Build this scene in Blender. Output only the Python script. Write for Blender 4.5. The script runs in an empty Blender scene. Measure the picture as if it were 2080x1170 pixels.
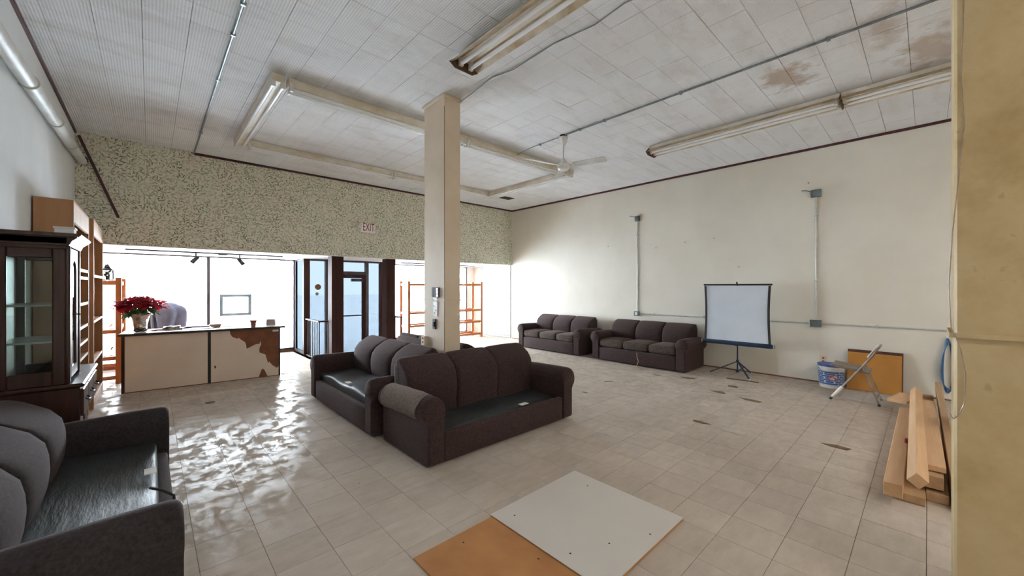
import bpy, bmesh, math, random
from mathutils import Vector, Matrix, Euler
random.seed(7)
S = bpy.context.scene
COL = S.collection
PI = math.pi

# ------------------------------------------------------------------ camera, sky, exposure
cam_d = bpy.data.cameras.new('camera'); cam = bpy.data.objects.new('camera', cam_d); COL.objects.link(cam)
YAW = math.radians(43.0)
cam.location = (0, 0, 1.5)
cam.rotation_euler = (PI/2, 0, -YAW)
cam_d.sensor_width = 36.0; cam_d.lens = 788.0/2080*36
cam_d.shift_y = -3.0/2080
cam_d.clip_start = 0.02; cam_d.clip_end = 400
S.camera = cam
S.view_settings.view_transform = 'Standard'; S.view_settings.look = 'None'
S.view_settings.gamma = 1.0; S.view_settings.use_curve_mapping = False
S.view_settings.exposure = 2.05
S.cycles.max_bounces = 12; S.cycles.diffuse_bounces = 7; S.cycles.glossy_bounces = 4
S.cycles.transparent_max_bounces = 16; S.cycles.sample_clamp_indirect = 6.0

world = bpy.data.worlds.new('overcast_sky'); S.world = world; world.use_nodes = True
bg = world.node_tree.nodes['Background']
bg.inputs['Color'].default_value = (0.87, 0.935, 1.0, 1); bg.inputs['Strength'].default_value = 13.5

def portal(name, loc, rot, sx, sy):
    d = bpy.data.lights.new(name, 'AREA'); d.shape = 'RECTANGLE'; d.size = sx; d.size_y = sy
    d.cycles.is_portal = True
    o = bpy.data.objects.new(name, d); COL.objects.link(o); o.location = loc; o.rotation_euler = rot
portal('window_portal', (0.835, 10.35, 1.11), (-PI/2, 0, 0), 3.25, 2.1)
portal('window_portal', (5.9, 10.35, 1.11), (-PI/2, 0, 0), 3.2, 2.1)
portal('window_portal', (3.39, 10.35, 0.9), (-PI/2, 0, 0), 1.85, 2.5)

# ------------------------------------------------------------------ materials
def newmat(name):
    m = bpy.data.materials.new(name); m.use_nodes = True
    nt = m.node_tree; return m, nt, nt.nodes, nt.links, nt.nodes['Principled BSDF']
def c4(c): return (c[0], c[1], c[2], 1)
def coords(N, L, world=False):
    if world:
        return N.new('ShaderNodeNewGeometry').outputs['Position']
    return N.new('ShaderNodeTexCoord').outputs['Object']
def noise(N, L, vec, scale, detail=4, rough=.55, stretch=None):
    if stretch:
        mp = N.new('ShaderNodeMapping'); mp.inputs['Scale'].default_value = stretch
        L.new(vec, mp.inputs['Vector']); vec = mp.outputs['Vector']
    n = N.new('ShaderNodeTexNoise'); n.inputs['Scale'].default_value = scale
    n.inputs['Detail'].default_value = detail; n.inputs['Roughness'].default_value = rough
    L.new(vec, n.inputs['Vector']); return n.outputs['Fac']
def ramp(N, L, fac, stops):
    r = N.new('ShaderNodeValToRGB'); e = r.color_ramp.elements
    while len(e) < len(stops): e.new(0.5)
    for i, (p, c) in enumerate(stops):
        e[i].position = p; e[i].color = c4(c) if len(c) == 3 else c
    L.new(fac, r.inputs['Fac']); return r.outputs['Color']
def mixc(N, L, fac, a, b, mode='MIX'):
    m = N.new('ShaderNodeMix'); m.data_type = 'RGBA'; m.blend_type = mode
    for sock, v in ((m.inputs[0], fac), (m.inputs[6], a), (m.inputs[7], b)):
        if hasattr(v, 'default_value'): L.new(v, sock)
        elif isinstance(v, (int, float)): sock.default_value = v
        else: sock.default_value = c4(v)
    return m.outputs[2]
def math_(N, L, op, a, b=None, clamp=False):
    m = N.new('ShaderNodeMath'); m.operation = op; m.use_clamp = clamp
    for i, v in enumerate((a, b)):
        if v is None: continue
        if hasattr(v, 'default_value'): L.new(v, m.inputs[i])
        else: m.inputs[i].default_value = v
    return m.outputs[0]
def bump(N, L, P, height, strength, dist=.01):
    b = N.new('ShaderNodeBump'); b.inputs['Strength'].default_value = strength; b.inputs['Distance'].default_value = dist
    L.new(height, b.inputs['Height']); L.new(b.outputs['Normal'], P.inputs['Normal'])
def pm(name, c1, c2=None, scale=12, rough=.6, metal=0, bmp=0, bscale=80, world=False, lo=.35, hi=.65, detail=4, stretch=None, bdist=.004):
    m, nt, N, L, P = newmat(name)
    P.inputs['Roughness'].default_value = rough; P.inputs['Metallic'].default_value = metal
    v = coords(N, L, world)
    if c2 is None: c2 = tuple(x*.86 for x in c1)
    L.new(ramp(N, L, noise(N, L, v, scale, detail, stretch=stretch), [(lo, c2), (hi, c1)]), P.inputs['Base Color'])
    if bmp: bump(N, L, P, noise(N, L, v, bscale, 3, stretch=stretch), bmp, bdist)
    return m
def matte(m):
    m.node_tree.nodes['Principled BSDF'].inputs['Specular IOR Level'].default_value = .12; return m
def wood(name, c1, c2, axis='X', scale=3.0, rough=.5, bmp=.15, fine=1.0):
    st = {'X': (1, 14, 14), 'Y': (14, 1, 14), 'Z': (14, 14, 1)}[axis]
    m, nt, N, L, P = newmat(name)
    P.inputs['Roughness'].default_value = rough
    v = coords(N, L)
    f = noise(N, L, v, scale*fine, 5, .6, st)
    L.new(ramp(N, L, f, [(.3, c2), (.7, c1)]), P.inputs['Base Color'])
    if bmp: bump(N, L, P, f, bmp, .003)
    return m

M = {}
M['cream'] = pm('cream_wall_paint', (.71,.675,.595), (.66,.62,.54), 1.2, .75, bmp=.08, bscale=30, world=True)
M['white_wall'] = pm('white_wall_paint', (.76,.78,.78), (.69,.71,.71), 1.4, .75, bmp=.08, bscale=30, world=True)
M['soffit'] = pm('white_soffit_paint', (.78,.78,.76), (.72,.72,.70), 2, .7, world=True)
M['red_trim'] = pm('dark_red_trim_paint', (.085,.020,.022), (.05,.012,.014), 8, .5)
M['grout'] = pm('dark_joint', (.28,.24,.185), (.12,.10,.075), 6, .9, world=True)
M['dark_gap'] = pm('dark_ceiling_gap', (.20,.18,.15), (.12,.10,.08), 5, .9, world=True)
M['col'] = pm('cream_column_paint', (.68,.565,.43), (.61,.50,.37), 2.5, .6, bmp=.12, bscale=25, world=True)
M['brownpost'] = matte(wood('dark_brown_stained_wood', (.060,.026,.020), (.035,.015,.012), 'Z', 2, .65))
M['mullion'] = pm('bronze_aluminium', (.095,.075,.085), (.07,.055,.062), 5, .45, .3)
M['alu'] = pm('grey_aluminium', (.33,.36,.38), (.25,.28,.30), 6, .4, .6)
M['conduit'] = pm('galvanised_steel', (.30,.34,.35), (.20,.24,.25), 14, .4, .7)
M['conduit_light'] = pm('pale_painted_conduit', (.52,.545,.53), (.42,.445,.43), 14, .4, .15)
M['steelbox'] = pm('grey_steel_box', (.20,.24,.24), (.13,.16,.16), 20, .5, .6)
M['white_pipe'] = pm('white_painted_pipe', (.62,.63,.60), (.50,.50,.46), 5, .45)
M['black'] = pm('black_plastic', (.018,.018,.02), (.012,.012,.013), 10, .65)
M['tube'] = pm('white_glass_tube', (.86,.87,.88), (.80,.81,.82), 4, .18)
M['fixture'] = pm('aged_white_enamel', (.76,.72,.64), (.62,.54,.41), 3.5, .45)
M['fixture_dirty'] = pm('stained_enamel', (.60,.53,.41), (.36,.25,.12), 4.5, .5)
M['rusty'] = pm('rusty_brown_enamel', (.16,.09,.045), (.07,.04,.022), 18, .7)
M['white_enamel'] = pm('white_enamel', (.72,.71,.68), (.62,.61,.58), 6, .35)
M['fan_blade'] = pm('greyish_white_blade', (.60,.60,.57), (.48,.47,.43), 7, .5)  # a little greyer than the white of the motor and rod
M['hw'] = pm('dark_metal', (.06,.06,.065), (.04,.04,.045), 10, .4, .6)

def glass(name, tint, ior=1.45, rough=.02):
    m, nt, N, L, P = newmat(name); N.remove(P)
    t = N.new('ShaderNodeBsdfTransparent'); t.inputs['Color'].default_value = c4(tint)
    g = N.new('ShaderNodeBsdfGlossy'); g.inputs['Roughness'].default_value = rough
    mx = N.new('ShaderNodeMixShader'); f = N.new('ShaderNodeFresnel'); f.inputs['IOR'].default_value = ior
    L.new(f.outputs[0], mx.inputs[0]); L.new(t.outputs[0], mx.inputs[1]); L.new(g.outputs[0], mx.inputs[2])
    L.new(mx.outputs[0], N['Material Output'].inputs['Surface']); return m
M['glass'] = glass('clear_window_glass', (.93,.95,.96))
M['film_glass'] = glass('grimy_filmed_glass', (.118,.130,.139), 1.2)
M['film_glass2'] = glass('grimy_side_glass', (.115,.130,.138), 1.0)
M['cab_glass'] = glass('cabinet_glass', (.80,.85,.83))
def thin_film(name, col, clear):
    m, nt, N, L, P = newmat(name)
    P.inputs['Base Color'].default_value = c4(col); P.inputs['Roughness'].default_value = .25
    t = N.new('ShaderNodeBsdfTransparent'); mx = N.new('ShaderNodeMixShader'); mx.inputs[0].default_value = clear
    L.new(P.outputs[0], mx.inputs[1]); L.new(t.outputs[0], mx.inputs[2]); L.new(mx.outputs[0], N['Material Output'].inputs['Surface'])
    return m
M['plastic_film'] = thin_film('clear_crumpled_plastic', (.7,.7,.68), .72)

def floor_mat():
    m, nt, N, L, P = newmat('worn_vinyl_floor_tile')
    pos = coords(N, L, True)
    mp = N.new('ShaderNodeMapping'); mp.inputs['Location'].default_value = (-.19/.2885, -.295/.289, 0); mp.inputs['Scale'].default_value = (1/.2885, 1/.289, 0)
    L.new(pos, mp.inputs['Vector'])
    fl = N.new('ShaderNodeVectorMath'); fl.operation = 'FLOOR'; L.new(mp.outputs[0], fl.inputs[0])
    wn = N.new('ShaderNodeTexWhiteNoise'); wn.noise_dimensions = '2D'; L.new(fl.outputs[0], wn.inputs['Vector'])
    base = ramp(N, L, wn.outputs['Value'], [(0, (.535,.468,.405)), (1, (.59,.52,.45))])
    ad = N.new('ShaderNodeVectorMath'); ad.operation = 'MULTIPLY_ADD'
    L.new(wn.outputs['Color'], ad.inputs[0]); ad.inputs[1].default_value = (9, 9, 9); L.new(pos, ad.inputs[2])
    streak = noise(N, L, ad.outputs[0], 5, 6, .65, (1, 3.2, 1))
    base = mixc(N, L, .6, base, ramp(N, L, streak, [(.25, (.70,.68,.65)), (.75, (1,1,1))]), 'MULTIPLY')
    big = noise(N, L, pos, .9, 5, .6)
    base = mixc(N, L, math_(N, L, 'MULTIPLY', ramp(N, L, big, [(.45, (0,0,0)), (.75, (1,1,1))]), .35), base, (.30,.255,.19))
    spots = noise(N, L, pos, 34, 2, .4)
    base = mixc(N, L, math_(N, L, 'MULTIPLY', ramp(N, L, spots, [(.76, (0,0,0)), (.80, (1,1,1))]), .5), base, (.15,.11,.07))
    L.new(base, P.inputs['Base Color'])
    wear = noise(N, L, pos, 3.2, 6, .7)
    scr = noise(N, L, pos, 7, 6, .7, (3, 1, 1))
    L.new(ramp(N, L, wear, [(.3, (.13,.13,.13)), (.7, (.30,.30,.30))]), P.inputs['Roughness'])
    wax = noise(N, L, pos, 5.5, 6, .75, (1.5, 1, 1))
    L.new(ramp(N, L, wax, [(.47, (0,0,0)), (.66, (.085,.085,.085))]), P.inputs['Specular IOR Level'])
    h = math_(N, L, 'ADD', math_(N, L, 'MULTIPLY', noise(N, L, pos, 26, 5, .75), .45), math_(N, L, 'MULTIPLY', noise(N, L, pos, 34, 6, .8, (2.5, 1, 1)), .45))
    h = math_(N, L, 'ADD', h, math_(N, L, 'MULTIPLY', noise(N, L, pos, 60, 4, .7), .2))
    bump(N, L, P, h, .22, .008)
    return m
M['floor'] = floor_mat()

def ceil_mat():
    m, nt, N, L, P = newmat('ribbed_ceiling_tile')
    pos = coords(N, L, True)
    P.inputs['Roughness'].default_value = .8
    mp = N.new('ShaderNodeMapping'); mp.inputs['Location'].default_value = (-.828/.2925, -2.434/.2895, 0); mp.inputs['Scale'].default_value = (1/.2925, 1/.2895, 0)
    L.new(pos, mp.inputs['Vector'])
    fl = N.new('ShaderNodeVectorMath'); fl.operation = 'FLOOR'; L.new(mp.outputs[0], fl.inputs[0])
    wn = N.new('ShaderNodeTexWhiteNoise'); wn.noise_dimensions = '2D'; L.new(fl.outputs[0], wn.inputs['Vector'])
    base = ramp(N, L, wn.outputs['Value'], [(0, (.78,.79,.81)), (1, (.82,.83,.85))])
    dirt = noise(N, L, pos, 2.4, 6, .7, (.6, 1.6, 1))
    base = mixc(N, L, math_(N, L, 'MULTIPLY', ramp(N, L, dirt, [(.5, (0,0,0)), (.75, (1,1,1))]), .55), base, (.53,.50,.46))
    # brown water stains on the right half of the room
    sx = N.new('ShaderNodeSeparateXYZ'); L.new(pos, sx.inputs[0])
    edge = noise(N, L, pos, 6, 5, .6)
    tot = None
    for (cx, cy, rx, ry, k) in ((4.9,1.02,.34,.26,.8), (4.55,.25,.55,.14,.6), (5.35,-.05,.55,.3,.7), (3.9,1.75,.25,.3,.35), (5.0,1.65,.3,.25,.3), (4.55,2.2,.4,.25,.2)):
        dx = math_(N, L, 'DIVIDE', math_(N, L, 'SUBTRACT', sx.outputs[0], cx), rx)
        dy = math_(N, L, 'DIVIDE', math_(N, L, 'SUBTRACT', sx.outputs[1], cy), ry)
        d = math_(N, L, 'SQRT', math_(N, L, 'ADD', math_(N, L, 'MULTIPLY', dx, dx), math_(N, L, 'MULTIPLY', dy, dy)))
        d = math_(N, L, 'ADD', d, math_(N, L, 'MULTIPLY', math_(N, L, 'SUBTRACT', edge, .5), 2.4))
        s = math_(N, L, 'MULTIPLY', math_(N, L, 'SUBTRACT', 1.0, d), k*2.2, True)
        s = math_(N, L, 'MULTIPLY', s, k)
        tot = s if tot is None else math_(N, L, 'MAXIMUM', tot, s)
    base = mixc(N, L, tot, base, (.40,.29,.19))
    w = N.new('ShaderNodeTexWave'); w.wave_type = 'BANDS'; w.bands_direction = 'X'; w.inputs['Scale'].default_value = 15.0
    L.new(pos, w.inputs['Vector'])
    base = mixc(N, L, math_(N, L, 'MULTIPLY', w.outputs['Fac'], .22), base, (.30,.29,.28))
    L.new(base, P.inputs['Base Color'])
    bump(N, L, P, math_(N, L, 'SUBTRACT', 1.0, w.outputs['Fac']), .5, .006)
    return m
M['ceil'] = ceil_mat()

def wallpaper():
    m, nt, N, L, P = newmat('leaf_pattern_wallpaper')
    pos = coords(N, L, True); P.inputs['Roughness'].default_value = .75
    big = noise(N, L, pos, 3.0, 4, .6)
    base = ramp(N, L, big, [(.35, (.70,.72,.575)), (.5, (.77,.745,.61)), (.65, (.78,.71,.595))])
    def layer(base, scale, col, lx, lz, seed, amt, clump=False):
        mp = N.new('ShaderNodeMapping'); mp.inputs['Scale'].default_value = (scale, 0, scale); mp.inputs['Location'].default_value = (seed, 0, seed*.37)
        L.new(pos, mp.inputs['Vector'])
        vo = N.new('ShaderNodeTexVoronoi'); vo.inputs['Scale'].default_value = 1.0; L.new(mp.outputs[0], vo.inputs['Vector'])
        sub = N.new('ShaderNodeVectorMath'); sub.operation = 'SUBTRACT'; L.new(mp.outputs[0], sub.inputs[0]); L.new(vo.outputs['Position'], sub.inputs[1])
        sc = N.new('ShaderNodeSeparateColor'); L.new(vo.outputs['Color'], sc.inputs[0])
        rot = N.new('ShaderNodeVectorRotate'); rot.rotation_type = 'Y_AXIS'; L.new(sub.outputs[0], rot.inputs['Vector'])
        L.new(math_(N, L, 'MULTIPLY', sc.outputs[0], 6.283), rot.inputs['Angle'])
        dv = N.new('ShaderNodeVectorMath'); dv.operation = 'MULTIPLY'; dv.inputs[1].default_value = (1/lx, 0, 1/lz); L.new(rot.outputs[0], dv.inputs[0])
        ln = N.new('ShaderNodeVectorMath'); ln.operation = 'LENGTH'; L.new(dv.outputs[0], ln.inputs[0])
        f = ramp(N, L, ln.outputs['Value'], [(.75, (1,1,1)), (1.0, (0,0,0))])
        f = math_(N, L, 'MULTIPLY', f, math_(N, L, 'MULTIPLY', math_(N, L, 'ADD', sc.outputs[1], .35), amt), True)
        if clump: f = math_(N, L, 'MULTIPLY', f, ramp(N, L, noise(N, L, pos, 4.5, 3, .6), [(.36, (.25,.25,.25)), (.58, (1,1,1))]))
        return mixc(N, L, f, base, col)
    base = layer(base, 17, (.76,.74,.62), .60, .17, 3.1, 1.2)
    base = layer(base, 15, (.72,.64,.54), .55, .18, 9.7, 1.0)
    base = layer(base, 16, (.24,.27,.17), .54, .12, 5.3, 1.1, True)
    base = layer(base, 17, (.085,.105,.06), .46, .11, 1.9, 1.3, True)
    base = layer(base, 13, (.40,.43,.31), .50, .11, 7.7, .9)
    L.new(base, P.inputs['Base Color'])
    return m
M['wallpaper'] = wallpaper()

def pier_mat():
    m, nt, N, L, P = newmat('yellowed_cracked_pier_paint')
    pos = coords(N, L, True); P.inputs['Roughness'].default_value = .5
    a = noise(N, L, pos, 3.5, 5, .65)
    base = ramp(N, L, a, [(.32, (.34,.235,.095)), (.5, (.43,.315,.15)), (.7, (.48,.37,.205))])
    b = noise(N, L, pos, 14, 3, .5)
    base = mixc(N, L, math_(N, L, 'MULTIPLY', ramp(N, L, b, [(.70, (0,0,0)), (.76, (1,1,1))]), .5), base, (.28,.17,.06))
    L.new(base, P.inputs['Base Color']); bump(N, L, P, noise(N, L, pos, 22, 4), .25, .006)
    return m
M['pier'] = pier_mat()
def slat_mat():
    m, nt, N, L, P = newmat('white_grooved_panel')
    pos = coords(N, L, True); P.inputs['Roughness'].default_value = .55
    w = N.new('ShaderNodeTexWave'); w.bands_direction = 'Z'; w.inputs['Scale'].default_value = 4.6; L.new(pos, w.inputs['Vector'])
    f = ramp(N, L, w.outputs['Fac'], [(.08, (0,0,0)), (.2, (1,1,1))])
    L.new(mixc(N, L, f, (.30,.30,.29), (.50,.51,.50)), P.inputs['Base Color']); bump(N, L, P, f, .6, .01)
    return m
M['slat'] = slat_mat()

def fabric(name, c1, c2, sc=90):
    m, nt, N, L, P = newmat(name)
    v = coords(N, L); P.inputs['Roughness'].default_value = .95
    P.inputs['Sheen Weight'].default_value = .10; P.inputs['Sheen Roughness'].default_value = .5
    P.inputs['Sheen Tint'].default_value = (.70,.45,.42,1)
    f = noise(N, L, v, sc, 4, .7); g = noise(N, L, v, 3, 4, .6)
    base = ramp(N, L, f, [(.35, c2), (.65, c1)])
    base = mixc(N, L, .5, base, ramp(N, L, g, [(.3, (.62,.60,.60)), (.7, (1,1,1))]), 'MULTIPLY')
    L.new(base, P.inputs['Base Color']); bump(N, L, P, f, .35, .004)
    return m
M['sofa'] = fabric('dark_brown_chenille', (.060,.031,.029), (.019,.010,.010), 60)
M['sofa_near'] = fabric('shaded_charcoal_chenille', (.036,.029,.030), (.014,.011,.012), 60)  # charcoal fabric, darkened further to carry the shade of the near corner
M['sofa_seat'] = fabric('worn_brown_chenille', (.095,.068,.052), (.03,.021,.017), 45)
M['sofa_worn'] = fabric('worn_tan_arm_fabric', (.19,.14,.105), (.09,.066,.05), 50)
def vinyl():
    m, nt, N, L, P = newmat('black_vinyl_deck')
    v = coords(N, L); P.inputs['Base Color'].default_value = (.022,.025,.027,1); P.inputs['Roughness'].default_value = .48
    h = noise(N, L, v, 3.5, 5, .6, (1, 5, 1)); bump(N, L, P, h, .28, .03)
    return m
M['vinyl'] = vinyl()
M['paper'] = pm('white_paper', (.75,.74,.70), (.66,.65,.61), 20, .7)
M['laminate'] = pm('cream_laminate', (.80,.68,.56), (.73,.61,.50), 2, .45)
M['hardboard'] = pm('brown_hardboard', (.235,.085,.035), (.16,.055,.022), 5, .7, bmp=.1)
M['counter_edge'] = pm('dark_counter_edge', (.028,.022,.026), (.018,.014,.016), 8, .3)
M['counter_top'] = wood('worn_counter_top', (.34,.26,.20), (.22,.16,.12), 'X', 2, .25, .05)
M['orange_wood'] = wood('orange_pine', (.46,.150,.038), (.32,.092,.022), 'X', 2.5, .42)
M['orange_wood_z'] = wood('orange_pine_post', (.46,.150,.038), (.32,.092,.022), 'Z', 2.5, .42)
M['bookcase'] = wood('tan_veneer', (.40,.195,.075), (.31,.145,.052), 'Z', 1.2, .5, .04)
M['bookedge'] = pm('pale_veneer_edge', (.62,.47,.36), (.52,.38,.28), 4, .5)
M['hutch'] = wood('dark_walnut', (.056,.019,.012), (.019,.007,.005), 'Z', 2.2, .33, .25)
M['hutch_dark'] = wood('darker_walnut', (.038,.016,.012), (.018,.008,.006), 'Z', 2.2, .35, .2)
M['glass_shelf'] = pm('frosty_shelf', (.45,.50,.46), (.36,.40,.37), 5, .25)
M['lumber'] = wood('fresh_pine_lumber', (.66,.43,.245), (.55,.33,.17), 'X', 2.0, .6, .08)
M['lumber2'] = wood('greyed_pine_lumber', (.50,.33,.18), (.36,.22,.115), 'X', 2.0, .65, .1)
M['white_board'] = pm('white_melamine', (.64,.61,.57), (.62,.585,.545), 1.5, .35)
M['brown_board'] = pm('brown_hardboard_sheet', (.50,.235,.075), (.39,.165,.048), 4, .5, hi=.7)
M['ochre_board'] = pm('ochre_painted_board', (.46,.205,.030), (.38,.16,.022), 3, .55)
M['dark_edge'] = pm('dark_brown_edge', (.09,.03,.014), (.05,.018,.01), 6, .6)

# ------------------------------------------------------------------ mesh helpers
class MB:
    def __init__(s): s.v = []; s.f = []
    def add(s, vs, fs):
        o = len(s.v); s.v += [tuple(p) for p in vs]; s.f += [tuple(i+o for i in f) for f in fs]; return s
    def box(s, x0, y0, z0, x1, y1, z1):
        if x0 > x1: x0, x1 = x1, x0
        if y0 > y1: y0, y1 = y1, y0
        if z0 > z1: z0, z1 = z1, z0
        return s.add([(x0,y0,z0),(x1,y0,z0),(x1,y1,z0),(x0,y1,z0),(x0,y0,z1),(x1,y0,z1),(x1,y1,z1),(x0,y1,z1)],
              [(3,2,1,0),(4,5,6,7),(0,1,5,4),(1,2,6,5),(2,3,7,6),(3,0,4,7)])
    def obox(s, p0, p1, w, h, up=(0,0,1)):
        """bar from p0 to p1, w across, h along up"""
        p0, p1 = Vector(p0), Vector(p1); d = (p1-p0).normalized(); up = Vector(up)
        sd = d.cross(up).normalized(); u = sd.cross(d).normalized()
        vs = []
        for p in (p0, p1):
            for a, b in ((-1,-1),(1,-1),(1,1),(-1,1)): vs.append(p + sd*a*w/2 + u*b*h/2)
        return s.add(vs, [(0,1,2,3),(7,6,5,4),(0,4,5,1),(1,5,6,2),(2,6,7,3),(3,7,4,0)])
    def tube(s, pts, r, n=10, cap=True):
        pts = [Vector(p) for p in pts]; m = len(pts)
        rs = r if isinstance(r, (list, tuple)) else [r]*m
        vs, fs = [], []
        t0 = (pts[1]-pts[0]).normalized()
        ref = Vector((0,0,1)) if abs(t0.z) < .9 else Vector((1,0,0))
        u = t0.cross(ref).normalized()
        for i in range(m):
            t = (pts[min(i+1,m-1)]-pts[max(i-1,0)]).normalized()
            u = (u - t*u.dot(t)).normalized(); w = t.cross(u)
            for k in range(n):
                a = 2*PI*k/n; vs.append(pts[i] + (u*math.cos(a)+w*math.sin(a))*rs[i])
        for i in range(m-1):
            for k in range(n):
                k2 = (k+1) % n; fs.append((i*n+k, i*n+k2, (i+1)*n+k2, (i+1)*n+k))
        if cap: fs.append(tuple(range(n-1,-1,-1))); fs.append(tuple((m-1)*n+k for k in range(n)))
        return s.add(vs, fs)
    def cyl(s, p0, p1, r0, r1=None, n=14): return s.tube([p0, p1], [r0, r0 if r1 is None else r1], n)
    def lathe(s, prof, c=(0,0,0), n=20, fn=None):
        vs, fs = [], []; m = len(prof)
        for j, (r, z) in enumerate(prof):
            for k in range(n):
                a = 2*PI*k/n; rr, zz = (r, z) if fn is None else fn(r, z, a, j)
                vs.append((c[0]+rr*math.cos(a), c[1]+rr*math.sin(a), c[2]+zz))
        for j in range(m-1):
            for k in range(n):
                k2 = (k+1) % n; fs.append((j*n+k, j*n+k2, (j+1)*n+k2, (j+1)*n+k))
        if prof[0][0] > 1e-4: fs.append(tuple(range(n-1,-1,-1)))
        if prof[-1][0] > 1e-4: fs.append(tuple((m-1)*n+k for k in range(n)))
        return s.add(vs, fs)
    def prism(s, poly, axis, a, b):
        """poly 2D, extruded along axis from a to b. axis 'X': (y,z); 'Y': (x,z); 'Z': (x,y)"""
        def P(p, t): return {'X': (t,p[0],p[1]), 'Y': (p[0],t,p[1]), 'Z': (p[0],p[1],t)}[axis]
        n = len(poly)
        vs = [P(p,a) for p in poly]+[P(p,b) for p in poly]
        fs = [tuple(range(n)), tuple(range(2*n-1,n-1,-1))]+[(i,n+i,n+(i+1)%n,(i+1)%n) for i in range(n)]
        return s.add(vs, fs)
    def rbox(s, c, size, r, puff=(0,0,0), fn=None, n=5):
        """soft box with rounded edges; puff bulges each pair of faces"""
        h = [x/2 for x in size]; r = min(r, min(h)*.98)
        def ax(H):
            a = [-H, -H+.35*r, -H+r]; b = [H-r, H-.35*r, H]
            return a + [(-H+r)+(2*H-2*r)*i/n for i in range(1, n)] + b
        A = [ax(x) for x in h]; idx = {}; vs = []; fs = []
        def vert(i, j, k):
            key = (i,j,k)
            if key in idx: return idx[key]
            p = Vector((A[0][i], A[1][j], A[2][k]))
            q = Vector(tuple(max(-h[t]+r, min(h[t]-r, p[t])) for t in range(3)))
            dd = p-q
            if dd.length > 1e-9: p = q + dd.normalized()*r
            nn = [p[t]/h[t] for t in range(3)]
            for t in range(3):
                o1, o2 = [x for x in range(3) if x != t]
                p[t] += (1 if nn[t] > 0 else -1)*puff[t]*max(0,1-nn[o1]**2)*max(0,1-nn[o2]**2)*abs(nn[t])**2
            if fn: p = Vector(fn(p))
            idx[key] = len(vs); vs.append((p[0]+c[0], p[1]+c[1], p[2]+c[2])); return idx[key]
        m = [len(a) for a in A]
        for t in range(3):
            o1, o2 = [(1,2),(2,0),(0,1)][t]
            for side in (0, m[t]-1):
                for i in range(m[o1]-1):
                    for j in range(m[o2]-1):
                        q = []
                        for (a, b) in ((i,j),(i+1,j),(i+1,j+1),(i,j+1)):
                            key = [0,0,0]; key[t] = side; key[o1] = a; key[o2] = b; q.append(vert(*key))
                        fs.append(tuple(q) if side else tuple(reversed(q)))
        return s.add(vs, fs)
    def xf(s, mat):
        s.v = [tuple(mat @ Vector(p)) for p in s.v]; return s
    def mesh(s, name, mat=None, smooth=False, bevel=0, mats=None, fmat=None):
        me = bpy.data.meshes.new(name); me.from_pydata(s.v, [], s.f)
        bm = bmesh.new(); bm.from_mesh(me)
        bmesh.ops.recalc_face_normals(bm, faces=bm.faces)
        if bevel:
            ed = [e for e in bm.edges if len(e.link_faces) == 2 and e.calc_face_angle(0) > .6]
            bmesh.ops.bevel(bm, geom=ed, offset=bevel, segments=1, affect='EDGES', profile=.5, clamp_overlap=True)
        bm.to_mesh(me); bm.free()
        if mat: me.materials.append(M[mat] if isinstance(mat, str) else mat)
        if smooth:
            me.polygons.foreach_set('use_smooth', [True]*len(me.polygons))
            try: me.set_sharp_from_angle(angle=math.radians(42))
            except Exception: pass
        me.update(); return me

INV = {}
def attach(o, parent):
    if parent is not None:
        o.parent = parent
        if parent.name in INV: o.matrix_parent_inverse = INV[parent.name]
def obj(name, mb, mat, parent=None, smooth=False, bevel=0, label=None):
    me = mb if isinstance(mb, bpy.types.Mesh) else mb.mesh(name, mat, smooth, bevel)
    o = bpy.data.objects.new(name, me); COL.objects.link(o); attach(o, parent)
    if label: o['label'] = label
    return o
def thing(name, label, cat, loc=(0,0,0), rz=0, group=None, world=False):
    """an Empty at the thing's base; world=True: its parts are given in room coordinates"""
    o = bpy.data.objects.new(name, None); COL.objects.link(o)
    o.empty_display_size = .1
    o.location = loc; o.rotation_euler = (0,0,rz); o['label'] = label; o['category'] = cat
    if group: o['group'] = group
    if world: INV[o.name] = (Matrix.Translation(loc) @ Matrix.Rotation(rz,4,'Z')).inverted()
    return o
def tag(o, label, cat, group=None):
    o['label'] = label; o['category'] = cat
    if group: o['group'] = group
    return o
def struct(name, mb, mat, parent=None, label=None, bevel=0):
    o = obj(name, mb, mat, parent, bevel=bevel)
    if parent is None:
        o['kind'] = 'structure'
        if label: o['label'] = label
    return o
def B(*a): return MB().box(*a)

# ------------------------------------------------------------------ the room
CEIL = 3.70; XL = -.78; XR = 7.68; YB = -4.6; YF = 8.23; YW = 10.1; SOF = 2.13
F_ = 788.; fwd = Vector((math.sin(YAW), math.cos(YAW))); rgt = Vector((math.cos(YAW), -math.sin(YAW)))
def proj(x, y, z):
    dz = x*fwd.x+y*fwd.y
    if dz < .05: return None
    return (1040+F_*(x*rgt.x+y*rgt.y)/dz, 582-F_*(z-1.5)/dz, dz)

WELL = (2.56, 4.28, 8.50, 9.40)      # sunken entry: x0 x1 y0 y1
fl = MB()
fl.box(XL, YB, -.14, XR, WELL[2], -.005); fl.box(XL, WELL[2], -.14, WELL[0], YW, -.005); fl.box(WELL[1], WELL[2], -.14, XR, YW, -.005)
floor = struct('floor', fl, 'grout', label='worn beige vinyl tile floor of the shop')

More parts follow.
